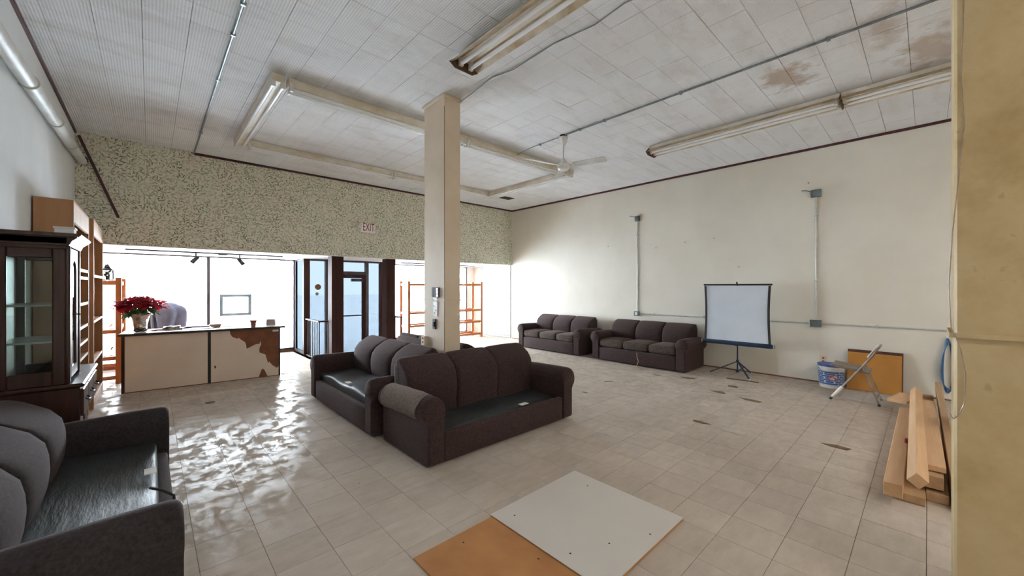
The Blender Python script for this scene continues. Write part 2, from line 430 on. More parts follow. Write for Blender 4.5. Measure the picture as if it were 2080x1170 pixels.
def lay_tiles(parent, name, x0, x1, y0, y1, ox, px, oy, py, gap, ztop, zbot, mat, holes, hide, keep=300, jitter=0):
    cells = []
    i0 = math.floor((x0-ox)/px); i1 = math.ceil((x1-ox)/px); j0 = math.floor((y0-oy)/py); j1 = math.ceil((y1-oy)/py)
    for i in range(i0, i1):
        for j in range(j0, j1):
            a0, a1 = max(x0, ox+i*px), min(x1, ox+(i+1)*px); b0, b1 = max(y0, oy+j*py), min(y1, oy+(j+1)*py)
            if a1-a0 < .02 or b1-b0 < .02: continue
            cx, cy = (a0+a1)/2, (b0+b1)/2
            if any(h[0] < cx < h[1] and h[2] < cy < h[3] for h in holes):
                continue
            score = 0
            ps = [proj(x, y, ztop) for x in (a0, a1) for y in (b0, b1)]
            pc = proj(cx, cy, ztop)
            if all(ps) and pc and 20 < pc[0] < 1925 and 5 < pc[1] < 1165 and not any(h[0] < cx < h[1] and h[2] < cy < h[3] for h in hide):
                full = (a1-a0)*(b1-b0)/(px*py); score = full/pc[2]**2.4
            cells.append((score, a0+gap/2, a1-gap/2, b0+gap/2, b1-gap/2))
    cells.sort(reverse=True)
    cache = {}; rest = MB()
    for k, (sc, a0, a1, b0, b1) in enumerate(cells):
        if k < keep and sc > 0:
            key = (round(a1-a0,4), round(b1-b0,4))
            if key not in cache:
                w, h = (a1-a0)/2, (b1-b0)/2
                cache[key] = B(-w, -h, zbot-ztop, w, h, 0).mesh(name, mat)
            o = obj(name, cache[key], None, parent); dz = random.uniform(-jitter, jitter)
            o.location = ((a0+a1)/2, (b0+b1)/2, ztop+dz)
        else:
            rest.box(a0, b0, zbot, a1, b1, ztop)
    r = obj(name+'_field', rest, mat, parent); r['kind'] = 'stuff'
SOFAS = dict(A=(1.56,3.60,2.74,3.66), B=(1.55,2.43,3.62,5.72), C=(2.74,3.62,3.70,5.74), D=(6.72,7.58,5.02,7.0), E=(6.72,7.58,2.80,4.80), F=(-.76,.06,2.12,4.08))
under = list(SOFAS.values())+[(1.62,2.48,1.08,1.93),(1.06,1.62,.9,1.92),(-.78,-.3,4.0,8.3),(-.3,1.6,7.6,8.2),(3.7,7.0,-.2,.25)]
lay_tiles(floor, 'floor_tile', XL, XR, YB, YW-.02, .19, .2885, .295, .289, .0025, 0, -.0045, 'floor',
          [(WELL[0]-.14, WELL[1]+.14, WELL[2]-.0, WELL[3]+1)], under, jitter=.0004)
# floor edge strips beside the well so that no tile is missing there
st = B(WELL[0]-.16, WELL[2], -.0045, WELL[0], YW-.02, 0); struct('floor_edge', st, 'floor', floor)
st = B(WELL[1], WELL[2], -.0045, WELL[1]+.16, YW-.02, 0); struct('floor_edge', st, 'floor', floor)

cl = B(XL, YB, CEIL+.014, XR, YF, CEIL+.15)
ceiling = struct('ceiling', cl, 'dark_gap', label='high ceiling of ribbed square tiles with brown water stains')
VENT = (6.34, 6.63, 7.06, 7.22)
lay_tiles(ceiling, 'ceiling_tile', XL, XR, YB, YF, .828, .2925, 2.434, .2895, .0038, CEIL, CEIL+.014, 'ceil', [], [(-.9,.0,4,9)], jitter=.0015)

struct('wall_left', B(XL-.15, YB, -.14, XL, YW+.1, CEIL+.15), 'white_wall', label='white painted left wall behind the cabinets')
struct('wall_right', B(XR, YB, -.14, XR+.15, YW+.1, CEIL+.15), 'cream', label='long cream painted right wall')
struct('wall_back', B(XL-.15, YB-.15, -.14, XR+.15, YB, CEIL+.15), 'cream', label='cream wall at the rear of the shop')
struct('wall_front', B(XL, YF, SOF, XR, YF+.22, CEIL+.15), 'wallpaper', label='bulkhead over the shopfront with green leaf wallpaper')
struct('ceiling_soffit', B(XL, YF+.001, SOF-.012, XR, YW+.05, SOF+.03), 'soffit', label='low white soffit over the shop windows')
struct('wall_above_window', B(XL, YW+.0, SOF+.03, XR, YW+.2, CEIL+.15), 'soffit', label='outer wall above the shop windows')
struct('roof_slab', B(XL, YF+.22, 3.0, XR, YW, 3.1), 'soffit')
# panel on the right wall beside the window
o = struct('wall_panel', B(XR-.02, YF+.06, .0, XR, 9.66, SOF-.012), 'slat', label='white grooved panel on the right wall by the window')
# ceiling trims
def trim(n, mb, label): struct('trim_%d' % n, mb, 'red_trim', label=label)
trim(1, B(XR-.018, YB, CEIL-.035, XR, YF, CEIL+.0), 'thin dark red trim along the top of the right wall')
trim(2, B(.53, YF-.018, CEIL-.035, XR-.018, YF, CEIL), 'thin dark red trim along the top of the wallpaper')
trim(3, B(XL, YB, CEIL-.035, XL+.018, YF-.03, CEIL), 'thin dark red trim along the top of the left wall')
struct('baseboard_right', B(XR-.012, YB, 0, XR, YF, .018), 'hardboard', label='thin brown strip at the foot of the right wall')
t = MB().obox((-.74, YF-.035, 3.64), (-.345, YF-.03, 2.52), .034, .012, (0,1,0))
tag(obj('loose_trim_strip', t, 'red_trim'), 'dark red trim strip come loose and dangling diagonally over the wallpaper', 'trim strip')

# sunken entry
struct('entry_floor', B(WELL[0]-.02, WELL[2], -.40, WELL[1]+.02, YW+.5, -.34), 'floor', label='sunken entry floor inside the shop door')
struct('entry_step', B(WELL[0], WELL[2], -.34, WELL[1], WELL[2]+.28, -.17), 'floor', label='step down to the shop door')
ew = MB().box(WELL[0]-.02, WELL[2]-.02, -.40, WELL[1]+.02, WELL[2], -.012).box(WELL[0]-.02, WELL[2], -.40, WELL[0], YW, -.012).box(WELL[1], WELL[2], -.40, WELL[1]+.02, YW, -.012)
struct('entry_kerb', ew, 'hardboard', label='low kerb around the sunken entry')
# street
struct('ground_outside', B(-40, YW+.02, -.5, 60, 90, -.36), pm('snow', (.86,.88,.90), (.80,.82,.85), .6, .7, bmp=.3, bscale=2, world=True, bdist=.05), label='snow covered pavement and street outside')

# shop windows
def window(n, x0, x1, y, z0, z1, mull, label, gl='glass'):
    fr = MB()
    fr.box(x0, y-.03, z0-.05, x1, y+.05, z0+.0); fr.box(x0, y-.03, z1-.025, x1, y+.05, z1)
    fr.box(x0, y-.03, z0, x0+.035, y+.05, z1-.025); fr.box(x1-.035, y-.03, z0, x1, y+.05, z1-.025)
    w = bpy.data.objects.new('window_%d' % n, None); COL.objects.link(w); w.location = (x0, y, 0); w['kind'] = 'structure'; w['label'] = label
    INV[w.name] = Matrix.Translation((x0,y,0)).inverted()
    obj('window_frame', fr, 'mullion', w)
    xs = [x0+.035]
    for m in mull:
        obj('mullion', B(m-.028, y-.05, z0, m+.028, y+.05, z1-.025), 'mullion', w); xs += [m-.028, m+.028]
    xs.append(x1-.035)
    for a, b in zip(xs[::2], xs[1::2]): obj('pane', B(a, y+.004, z0, b, y+.010, z1-.025), gl, w)
    return w
w = window(1, XL, 2.47, YW, .09, SOF-.012, [.873], 'wide left shop window in thin bronze frames')
obj('sill', B(XL, YW-.07, 0, 2.47, YW+.1, .04), 'hardboard', w)
w = window(2, 4.64, 7.42, YW, .09, SOF-.012, [], 'wide right shop window behind the wooden rack')
obj('sill', B(4.64, YW-.07, 0, 7.42, YW+.1, .04), 'hardboard', w)
struct('wall_window_side', B(7.42, YW-.04, 0, XR, YW+.1, SOF-.012), 'soffit', label='white strip of wall right of the shop window')
for n, x, xo, side in ((3, 2.50, 2.50, 'left'), (4, 4.33, 4.64, 'right')):
    w = bpy.data.objects.new('window_%d' % n, None); COL.objects.link(w); w.location = (x, 9.5, 0); w['kind'] = 'structure'
    w['label'] = 'narrow side window of the recessed entry, %s of the door' % side
    INV[w.name] = Matrix.Translation((x,9.5,0)).inverted()
    up = (0,0,1); p0, p1 = Vector((x,9.47,0)), Vector((xo,YW+.01,0))
    fr = MB()
    for z, h_ in ((.03,.06),(SOF-.029,.033)): fr.obox((p0.x,p0.y,z), (p1.x,p1.y,z), .05, h_)
    fr.box(xo-.022, YW-.03, .06, xo+.022, YW+.05, SOF-.045)
    obj('window_frame', fr, 'mullion', w)
    q0, q1 = p0.lerp(p1, .05), p0.lerp(p1, .94)
    obj('pane', MB().obox((q0.x,q0.y,(SOF+.015)/2), (q1.x,q1.y,(SOF+.015)/2), .006, SOF-.105), 'film_glass2' if n == 3 else 'glass', w)
# door wall
YD = 9.43; ZD = -.34
def structural(n, label, loc):
    w = bpy.data.objects.new(n, None); COL.objects.link(w); w.location = loc; w['kind'] = 'structure'; w['label'] = label
    INV[w.name] = Matrix.Translation(loc).inverted(); return w
dw = structural('door_1', 'glazed shop door with closer, push bar and narrow side lights', (3.4, YD, ZD))
for (a, b, nm) in ((2.475,2.60,'door_post'), (2.935,3.02,'door_jamb'), (3.86,3.93,'door_jamb'), (4.225,4.30,'door_post')):
    obj(nm, B(a, YD-.05, ZD, b, YD+.05, SOF-.012), 'brownpost' if nm == 'door_post' else 'mullion', dw)
obj('head_rail', B(2.60, YD-.04, SOF-.05, 4.225, YD+.04, SOF-.012), 'mullion', dw)
for a, b in ((2.60,2.935), (3.93,4.225)):
    obj('pane', B(a, YD-.003, ZD+.06, b, YD+.003, SOF-.05), 'film_glass', dw); obj('bottom_rail', B(a, YD-.03, ZD, b, YD+.03, ZD+.06), 'mullion', dw)
obj('transom_bar', B(3.02, YD-.04, 1.78, 3.86, YD+.04, 1.86), 'mullion', dw)
obj('pane', B(3.02, YD-.003, 1.86, 3.86, YD+.003, SOF-.05), 'film_glass', dw)
df = MB().box(3.02, YD-.025, ZD+.005, 3.10, YD+.025, 1.781).box(3.78, YD-.025, ZD+.005, 3.86, YD+.025, 1.781).box(3.10, YD-.025, 1.70, 3.78, YD+.025, 1.781).box(3.10, YD-.025, ZD+.005, 3.78, YD+.025, ZD+.20)
leaf = obj('door_leaf', df, 'brownpost', dw)
obj('pane', B(3.10, YD-.003, ZD+.20, 3.78, YD+.003, 1.70), 'film_glass', leaf)
obj('push_bar', B(3.10, YD-.06, .79, 3.78, YD-.035, .82), 'hw', leaf)
obj('door_closer', MB().box(3.50, YD-.10, 1.62, 3.80, YD-.03, 1.69).obox((3.6,YD-.08,1.72),(3.35,YD-.14,1.76),.02,.012), 'hw', dw)
for (x, z, r) in ((2.779,1.489,.065), (2.758,1.333,.035)):
    s_ = MB().cyl((x, YD-.010, z), (x, YD-.004, z), r, n=24)
    tag(obj('round_sticker', s_, 'hardboard' if r > .05 else 'alu'), ('larger reddish round sticker' if r > .05 else 'smaller grey round sticker')+' on the glass left of the shop door', 'sticker')
# brown posts carrying the bulkhead
for (x0, x1, lab) in ((2.69,2.925,'left of the shop door'), (3.86,4.07,'right of the shop door')):
    struct('entry_post', B(x0, YF+.01, 0, x1, YF+.24, SOF-.012), 'brownpost', label='dark brown wooden post holding the bulkhead, '+lab, bevel=.004)

# ------------------------------------------------------------------ column and pier
cx0, cx1, cy0, cy1 = 2.45, 2.67, 3.755, 4.20
col = struct('column', B(cx0, cy0, 0, cx1, cy1, CEIL), 'col', label='square cream column in the middle of the room', bevel=.006)
e = .022
obj('cap_moulding', MB().prism([(cx0-e*2,0),(cx0-e*2,.0)],'Y',0,0) if False else B(cx0-e, cy0-e, CEIL-.04, cx1+e, cy1+e, CEIL-.001), 'col', col, bevel=.008)
obj('chair_rail', MB().box(cx0-.012, cy0-.012, 1.335, cx1+.012, cy0, 1.352).box(cx0-.012, cy0, 1.335, cx0, 3.885, 1.352).box(cx0-.012, 3.985, 1.335, cx0, cy1+.012, 1.352), 'col', col)
obj('corner_wire', MB().tube([(cx0-.004, cy0-.004, z) for z in (3.55, 3, 2.4, 1.8, 1.2, .6)], .0035, 6), 'counter_top', col)
t = thing('switch_panel', 'black panel of nine rocker switches on the cream column', 'switch', (cx0, 3.93, 1.375), world=True)
obj('back_plate', B(cx0-.012, 3.856, 1.375, cx0, 4.005, 1.49), 'black', t)
for i in range(3):
    for j in range(3):
        obj('rocker', B(cx0-.02, 3.862+i*.047, 1.381+j*.036, cx0-.012, 3.902+i*.047, 1.411+j*.036), 'black' if i else 'alu', t)
cp = thing('cover_plate', 'tall white blank plate with screw holes below the black switches', 'plate', (cx0,3.94,1.16), world=True)
obj('plate', B(cx0-.008, 3.895, 1.150, cx0, 3.985, 1.37), 'white_enamel', cp)
for (y, z) in ((3.92,1.33),(3.96,1.33),(3.965,1.27),(3.92,1.22),(3.955,1.19)):
    obj('screw', MB().cyl((cx0-.011,y,z),(cx0-.008,y,z),.007,n=8), 'hardboard', cp)
t = thing('light_switch', 'single black rocker switch on the column under the blank plate', 'switch', (cx0,3.96,1.0), world=True)
obj('back_plate', B(cx0-.012, 3.935, 1.0, cx0, 3.99, 1.118), 'black', t); obj('rocker', B(cx0-.022, 3.948, 1.03, cx0-.012, 3.977, 1.085), 'black', t)
t = thing('wall_outlet', 'cream socket box low on the column behind the sofas', 'outlet', (cx0,4.16,.80), world=True)
obj('box', B(cx0-.045, 4.12, .79, cx0, 4.20, .90), 'col', t, bevel=.004)
for z in (.82,.865): obj('socket', B(cx0-.048, 4.145, z, cx0-.045, 4.175, z+.02), 'hardboard', t)

px0 = 2.40
pier = struct('pier', B(px0, -.56, 0, px0+.30, -.073, CEIL), 'pier', label='yellowed cream pier at the right edge with stains and cracks', bevel=.008)
obj('chair_rail', MB().box(px0-.014, -.56, 1.293, px0, -.06, 1.311).box(px0, -.073, 1.293, px0+.30, -.059, 1.311), 'pier', pier)
wire = [(px0-.004,-.105,3.0),(px0-.004,-.10,2.7),(px0-.005,-.092,2.35),(px0-.004,-.10,2.15),(px0-.006,-.085,1.95),(px0-.012,-.068,1.72),(px0-.012,-.058,1.5),(px0-.014,-.064,1.33),(px0-.018,-.075,1.30),(px0-.008,-.09,1.25),(px0-.006,-.103,1.15),(px0-.006,-.1,1.03),(px0-.006,-.085,.98),(px0-.01,-.07,.96),(px0+.02,-.062,.975)]
tag(obj('loose_wire', MB().tube(wire, .0018, 6), 'counter_top', smooth=True), 'thin beige wire running down the yellowed pier', 'wire')

# ------------------------------------------------------------------ sofas
def arm_profile(side):
    """closed XZ outline of a rolled arm, inner face at x=0, outside towards -x"""
    pts = [(0,.02), (0,.42)]
    cxx, cz, r = -.098, .470, .112
    for k in range(0, 15):
        a = math.radians(-12 + k*(250-(-12))/14*.92); pts.append((cxx+r*math.cos(a), cz+r*math.sin(a)))
    pts += [(-.155,.35), (-.155,.02)]
    return [(p[0]*side, p[1]) for p in pts]
def sofa(name, label, loc, rz, Ln=1.84, seat='cushion', fab='sofa', group='brown sofas', tilt=9, worn=False):
    t = thing(name, label, 'sofa', loc, rz, group)
    D = .88; y0, y1 = -D/2, D/2; arm = .155; iw = Ln-2*arm
    # front rail and base
    obj('base', B(-iw/2, y0+.06, .03, iw/2, y1-.03, .20), fab, t)
    obj('front_rail', MB().rbox((0, y0+.045, .145), (iw, .07, .25), .025, (0,.01,0)), fab, t, True)
    for sx in (-1, 1):
        prof = arm_profile(sx); pc = Vector((-.08*sx, .30))
        mb = MB(); secs = [(y0, .86), (y0+.008, .93), (y0+.022, .98), (y0+.045, 1)]
        n_mid = 6
        secs += [(y0+.045+(D-.11)*i/n_mid, 1) for i in range(1, n_mid+1)] + [(y1-.03, .96), (y1-.02, .88)]
        vs, fs = [], []; n = len(prof)
        for (yy, k) in secs:
            f = (yy-y0)/D
            sag = -.03*f*f if f > .2 else 0
            for p in prof:
                q = pc + (Vector(p)-pc)*k; z = max(.02, q.y)
                if z > .35: z += sag
                vs.append((q.x + sx*(-iw/2)*1.0, yy, z))
        for i in range(len(secs)-1):
            for j in range(n):
                fs.append((i*n+j, i*n+(j+1) % n, (i+1)*n+(j+1) % n, (i+1)*n+j))
        fs.append(tuple(range(n))); fs.append(tuple((len(secs)-1)*n+j for j in range(n)))
        a = obj('arm', MB().add(vs, fs), fab, t, True)
        if worn and sx == 1:
            # worn pale sleeve over the roll
            mb = MB(); vs, fs = [], []
            ny, na = 9, 12
            for i in range(ny):
                yy = y0+.13+(.66)*i/(ny-1)
                for k in range(na):
                    ang = math.radians(-5+k*(232)/(na-1)); r = .1175+.003*math.sin(i*2.1+k)
                    f = (yy-y0)/D
                    vs.append((-iw/2-.098+r*math.cos(ang), yy + (.03*math.sin(k*.7) if i == 0 else 0), .470-.03*f*f+r*math.sin(ang)))
            for i in range(ny-1):
                for k in range(na-1): fs.append((i*na+k, i*na+k+1, (i+1)*na+k+1, (i+1)*na+k))
            obj('arm_sleeve', MB().add(vs, fs), 'sofa_worn', a, True, label='worn pale patch over the rolled arm')
    # back
    bw = iw+.10
    obj('back_frame', MB().rbox((0, y1-.10, .40), (bw, .17, .72), .05), fab, t, True)
    cw = bw/3
    for i in range(3):
        tl = math.radians(tilt)
        def fn(p):
            z = p.z; y = p.y
            if y < .05:
                k = (.09-y)/.20
                y -= k*.05*max(0, 1-((z-.06)/.24)**2)
                if z > .08: y += k*.15*((z-.08)/.20)**2.2
            return (p.x, y*math.cos(tl)+z*math.sin(tl), z*math.cos(tl)-y*math.sin(tl)*.4)
        obj('back_cushion', MB().rbox((-bw/2+cw*(i+.5), y1-.205, .515), (cw-.002, .22, .57), .035, (0,.02,.006), fn, n=7), fab, t, True)
    # seat
    if seat == 'cushion':
        obj('seat_deck', B(-iw/2, y0+.07, .2, iw/2, y1-.2, .27), 'black', t)
        sw = iw/3
        for i in range(3):
            obj('seat_cushion', MB().rbox((-iw/2+sw*(i+.5), y0+.315, .355), (sw-.006, .60, .15), .05, (0,.012,.02)), 'sofa_seat', t, True)
    else:
        def sg(p):
            return (p.x, p.y, p.z + (.012*math.sin(p.x*9+p.y*4) - .018*math.exp(-((p.x-.25)**2+(p.y+.05)**2)/.05)) if p.z > 0 else p.z)
        k = -.03 if seat == 'deck' else .075
        d = obj('seat_deck', MB().rbox((0, y0+.39, .225+k/2), (iw-.01, .64, .11+k+.02), .03, (0,0,.012), sg, n=14), 'vinyl', t, True, label='black vinyl seat deck without cushions')
        tagm = MB().rbox((.25 if seat == 'deck' else .1, y0+.105, .225+k/2+(.13+k)/2+.022), (.10, .055, .006), .002)
        obj('care_tag', tagm, 'paper', d)
    return t
sofa('sofa', 'dark brown sofa without seat cushions in front of the cream column, pale worn arm', (2.585, 3.20, 0), 0, 1.86, 'deck', worn=True)
sofa('sofa', 'dark brown sofa facing the counter, its black vinyl seat bare, left of column', (2.02, 4.69, 0), -PI/2, 1.94, 'mattress')
sofa('sofa', 'brown sofa mostly hidden behind the column, only its back top showing', (3.19, 4.72, 0), PI/2, 1.90, 'cushion')
sofa('sofa', 'brown three-cushion sofa against the right wall nearest the shop window', (7.14, 6.02, 0), -PI/2, 1.86, 'cushion')
sofa('sofa', 'brown three-cushion sofa against the right wall beside the projection screen', (7.14, 3.80, 0), -PI/2, 1.90, 'cushion')
sofa('sofa', 'shade-darkened charcoal sofa in the near left corner with black vinyl seat', (-.335, 3.10, 0), PI/2, 1.90, 'mattress', 'sofa_near')

# ------------------------------------------------------------------ ceiling fittings
TUBE_LIT = None
def lit_mat():
    m, nt, N, L, P = newmat('lit_fill_tube')
    P.inputs['Emission Color'].default_value = (1.0,.955,.89,1); P.inputs['Emission Strength'].default_value = 2.8
    P.inputs['Base Color'].default_value = (.9,.9,.9,1); return m
M['lit'] = lit_mat()
def fluorescent(label, p0, p1, z, style='strip', group='fluorescent ceiling fittings', lit=False):
    """two-tube fitting from p0 to p1 (xy); z = underside of its housing"""
    a = Vector((p0[0], p0[1], 0)); b = Vector((p1[0], p1[1], 0)); ln = (b-a).length; ang = math.atan2(b.y-a.y, b.x-a.x)
    mid = (a+b)/2
    t = thing('fluorescent_fitting', label, 'light fitting', (mid.x, mid.y, z), ang, group)
    h = CEIL-z-.004
    if style == 'strip':
        obj('housing', MB().prism([(-.065,h),(-.065,.035),(-.04,0),(.04,0),(.065,.035),(.065,h)], 'X', -ln/2+.004, ln/2-.004), 'fixture', t)
        yo, zt = .045, -.03
    else:
        obj('housing', MB().prism([(-.06,h),(-.06,.03),(.06,.03),(.06,h)], 'X', -ln/2+.004, ln/2-.004), 'fixture', t)
        obj('reflector', MB().prism([(-.06,.035),(-.155,-.025),(-.158,-.022),(-.06,.042),(.06,.042),(.158,-.022),(.155,-.025),(.06,.035)], 'X', -ln/2+.01, ln/2-.01), 'fixture_dirty', t)
        yo, zt = .058, -.02
    for s_ in (-1, 1):
        obj('tube', MB().cyl((-ln/2+.05, yo*s_, zt), (ln/2-.05, yo*s_, zt), .019, n=12), 'lit' if lit else 'tube', t, True)
        for e in (-1, 1):
            obj('lamp_holder', B(e*(ln/2-.05), yo*s_-.022, zt-.022, e*(ln/2-.018), yo*s_+.022, .036), 'white_enamel', t, bevel=.004)
    if style != 'strip':
        obj('end_plate', MB().prism([(-.165,-.02),(-.10,-.06),(.10,-.06),(.165,-.02),(.075,.055),(-.075,.055)], 'X', -ln/2-.006, -ln/2+.004), 'rusty', t)
        if lit: pass
    if lit:
        d = bpy.data.lights.new('rear_fill_glow', 'AREA'); d.shape = 'RECTANGLE'; d.size = ln-.1; d.size_y = .16; d.energy = lit; d.color = (1.0,.955,.895)  # area lamp under each added rear fitting, fills the room
        o = bpy.data.objects.new('rear_fill_glow', d); COL.objects.link(o); o.parent = t; o.location = (0,0,-.055)
ZF = CEIL-.085
YN, YFAR = 4.64, 6.98; XA, XB = .97, 5.80
g = 'fittings forming the rectangle on the ceiling'
xm = (XA+XB)/2
fluorescent('strip light of the ceiling rectangle nearest the camera, left half', (XA+.09,YN), (xm,YN), ZF, group=g)
fluorescent('strip light of the ceiling rectangle nearest the camera, right half ending at the fan', (xm,YN), (XB-.09,YN), ZF, group=g)
fluorescent('strip light of the ceiling rectangle along the wallpaper, left half', (XA+.09,YFAR), (xm,YFAR), ZF, group=g)
fluorescent('strip light of the ceiling rectangle along the wallpaper, right half', (xm,YFAR), (XB-.09,YFAR), ZF, group=g)
fluorescent('short left side of the ceiling light rectangle with shiny tubes', (XA,YN-.07), (XA,YFAR+.06), ZF, group=g)
fluorescent('short right side of the ceiling light rectangle behind the fan', (XB,YN-.07), (XB,YFAR+.06), ZF, group=g)
fluorescent('twin tube fitting with rusty end plate above the column', (2.19,3.02), (2.19,.60), CEIL-.09, 'wing', 'winged twin tube fittings')
fluorescent('twin tube fitting continuing towards the camera at the top edge', (2.19,.595), (2.19,-1.85), CEIL-.09, 'wing', 'winged twin tube fittings')
fluorescent('twin tube fitting near the right wall, end nearest the fan', (5.78,2.98), (5.78,.68), CEIL-.09, 'wing', 'winged twin tube fittings')
fluorescent('twin tube fitting near the right wall, running behind the pier', (5.78,.675), (5.78,-1.75), CEIL-.09, 'wing', 'winged twin tube fittings')
fluorescent('added lit twin tube fitting, unseen at the rear of the shop, left', (.95,-1.5), (.95,-3.9), CEIL-.09, 'wing', 'added fill fittings at the rear', lit=15.5)  # unseen fittings added behind the camera to brighten the room
fluorescent('added lit twin tube fitting, unseen at the rear of the shop, right', (4.6,-2.0), (4.6,-4.2), CEIL-.09, 'wing', 'added fill fittings at the rear', lit=14.5)

# ceiling fan
FX, FY = 4.40, 3.62
fan = thing('ceiling_fan', 'white three-bladed ceiling fan hanging from a thin rod', 'ceiling fan', (FX, FY, 3.2), 0)
obj('ceiling_box', MB().lathe([(.055,.47),(.055,.50)], n=16), 'hw', fan)
obj('canopy', MB().lathe([(.022,.355),(.03,.36),(.048,.40),(.064,.455),(.066,.47)], n=20), 'white_enamel', fan, True)
obj('rod', MB().cyl((0,0,.14),(0,0,.36), .009), 'white_enamel', fan, True)
obj('collar', MB().lathe([(.012,.165),(.028,.15),(.036,.12),(.042,.085)], n=16), 'white_enamel', fan, True)
obj('motor', MB().lathe([(.0,-.012),(.06,-.008),(.085,.01),(.092,.035),(.09,.06),(.075,.08),(.04,.087)], n=24), 'white_enamel', fan, True)
for k in range(3):
    ang = PI/2-YAW + k*2*PI/3
    R_ = Matrix.Rotation(ang,4,'Z')
    mb = MB().prism([(.16,-.055),(.60,-.068),(.625,-.05),(.63,.05),(.605,.066),(.16,.052)], 'Z', -.005, .005).xf(R_ @ Matrix.Translation((0,0,.055)) @ Matrix.Rotation(math.radians(-13),4,'X'))
    bl = obj('blade', mb, 'fan_blade', fan)
    obj('blade_arm', MB().obox((.07,0,.055),(.22,0,.058),.035,.008).xf(R_), 'white_enamel', bl)

# ceiling vent hole
v = thing('ceiling_vent', 'small dark vent opening in the ceiling near the far corner', 'vent', (6.48,7.14,CEIL), 0, world=True)
vf = MB().box(6.32,7.03,CEIL-.008,6.64,7.05,CEIL).box(6.32,7.23,CEIL-.008,6.64,7.25,CEIL).box(6.32,7.05,CEIL-.008,6.34,7.23,CEIL).box(6.62,7.05,CEIL-.008,6.64,7.23,CEIL)
obj('frame', vf, 'rusty', v); obj('dark_core', B(6.34,7.05,CEIL-.004,6.62,7.23,CEIL-.001), 'black', v)
for i in range(4): obj('louvre', MB().obox((6.34,7.08+i*.04,CEIL-.005),(6.62,7.08+i*.04,CEIL-.005),.004,.008), 'rusty', v)

# conduits on the ceiling
def conduit(label, pts, r, clamps, mat='conduit', cat='conduit'):
    t = thing('electrical_conduit', label, cat, pts[0], 0, world=True)
    obj('pipe', MB().tube(pts, r, 10), mat, t, True)
    for c in clamps:
        obj('clamp', MB().rbox(c, (.04,.03,.03), .006), 'conduit', t)
    return t
conduit('grey conduit crossing the ceiling from the fan to the pier', [(4.37,-3.5,3.682),(4.37,3.56,3.682)], .011, [(4.37,y,3.68) for y in (-.9,.6,1.9,2.9,3.3)])
conduit('thin cable pipe between the fan and the ceiling light rectangle', [(4.37,3.68,3.68),(4.36,4.2,3.675),(4.36,4.45,3.66),(4.36,4.55,3.63)], .007, [(4.365,4.05,3.672)])
conduit('shiny conduit on the left of the ceiling ending at the wallpaper', [(.525,-3.5,3.684),(.525,YF-.02,3.684)], .011, [(.525,y,3.68) for y in (3.6,4.1,5.1,7.0)])
wp = [(2.66,3.80,3.66),(2.66,3.45,3.688),(2.62,3.1,3.69),(2.68,2.85,3.69),(2.66,2.3,3.69),(2.72,1.9,3.69),(2.68,1.6,3.69),(2.74,1.2,3.69),(2.7,.6,3.69)]
tag(obj('ceiling_cable', MB().tube(wp, .006, 6), 'alu', smooth=True), 'thin wavy cable along the ceiling from the column top', 'cable')

# conduits and boxes on the right wall
XW = XR
t = thing('wall_conduit', 'grey conduit with boxes running along and up the right wall', 'conduit', (XW,1.2,.92), 0, world=True)
obj('pipe', MB().tube([(XW-.014,4.28,.92),(XW-.014,1.24,.92)], .011, 8), 'conduit_light', t, True)
obj('pipe', MB().tube([(XW-.014,1.16,.92),(XW-.014,-4.4,.92)], .011, 8), 'conduit_light', t, True)
for (y, zt, w_) in ((4.262,2.96,.10), (1.20,2.965,.13)):
    obj('pipe', MB().tube([(XW-.014,y,.92),(XW-.014,y,zt)], .011, 8), 'conduit_light', t, True)
    obj('junction_box', B(XW-.05, y-w_/2, zt-.055, XW, y+w_/2, zt+.055), 'steelbox', t, bevel=.005)
    obj('cable_stub', MB().tube([(XW-.03,y+w_/2,zt+.03),(XW-.05,y+w_/2+.05,zt+.06),(XW-.04,y+w_/2+.12,zt+.07)], .005, 6), 'hw', t, True)
    obj('clamp', MB().rbox((XW-.012,y,zt-.35), (.025,.06,.02), .004), 'conduit_light', t)
    obj('clamp', MB().rbox((XW-.012,y,1.6), (.025,.06,.02), .004), 'conduit_light', t)
obj('junction_box', B(XW-.05, 1.13, .865, XW, 1.28, .975), 'steelbox', t, bevel=.005)
obj('socket_box', B(XW-.05, 4.22, .87, XW, 4.33, .97), 'steelbox', t, bevel=.005)
obj('socket_face', B(XW-.053, 4.25, .89, XW-.05, 4.30, .95), 'white_enamel', t)
for y in (3.9,2.9,1.9,.5): obj('clamp', MB().rbox((XW-.012,y,.92), (.025,.02,.05), .004), 'conduit_light', t)
t = thing('wall_outlet', 'beige wall socket above the paint bucket on the right wall', 'outlet', (XW,1.11,.30), 0, world=True)
obj('plate', B(XW-.008, 1.07, .305, XW, 1.155, .425), 'col', t, bevel=.002)
for z in (.335,.385): obj('socket', B(XW-.011, 1.10, z-.015, XW-.008, 1.128, z+.015), 'hardboard', t)
# nail holes left in the wall
for (y, z, lab) in ((5.0,2.42,'lone nail high on the right wall above the gap between the two sofas'),(3.85,2.30,'nail on the right wall just right of the tall left conduit'),(3.25,2.37,'nail on the right wall, left one of the pair above the screen'),(2.72,2.40,'nail on the right wall, right one of the pair above the screen'),(2.3,1.85,'nail on the right wall closest above the projection screen'),(1.3,3.15,'nail on the right wall above the high right junction box')):
    tag(obj('wall_nail', MB().cyl((XW-.012,y,z),(XW,y,z+.004),.009,n=6), 'hardboard'), lab, 'nail', 'nails left in the right wall')

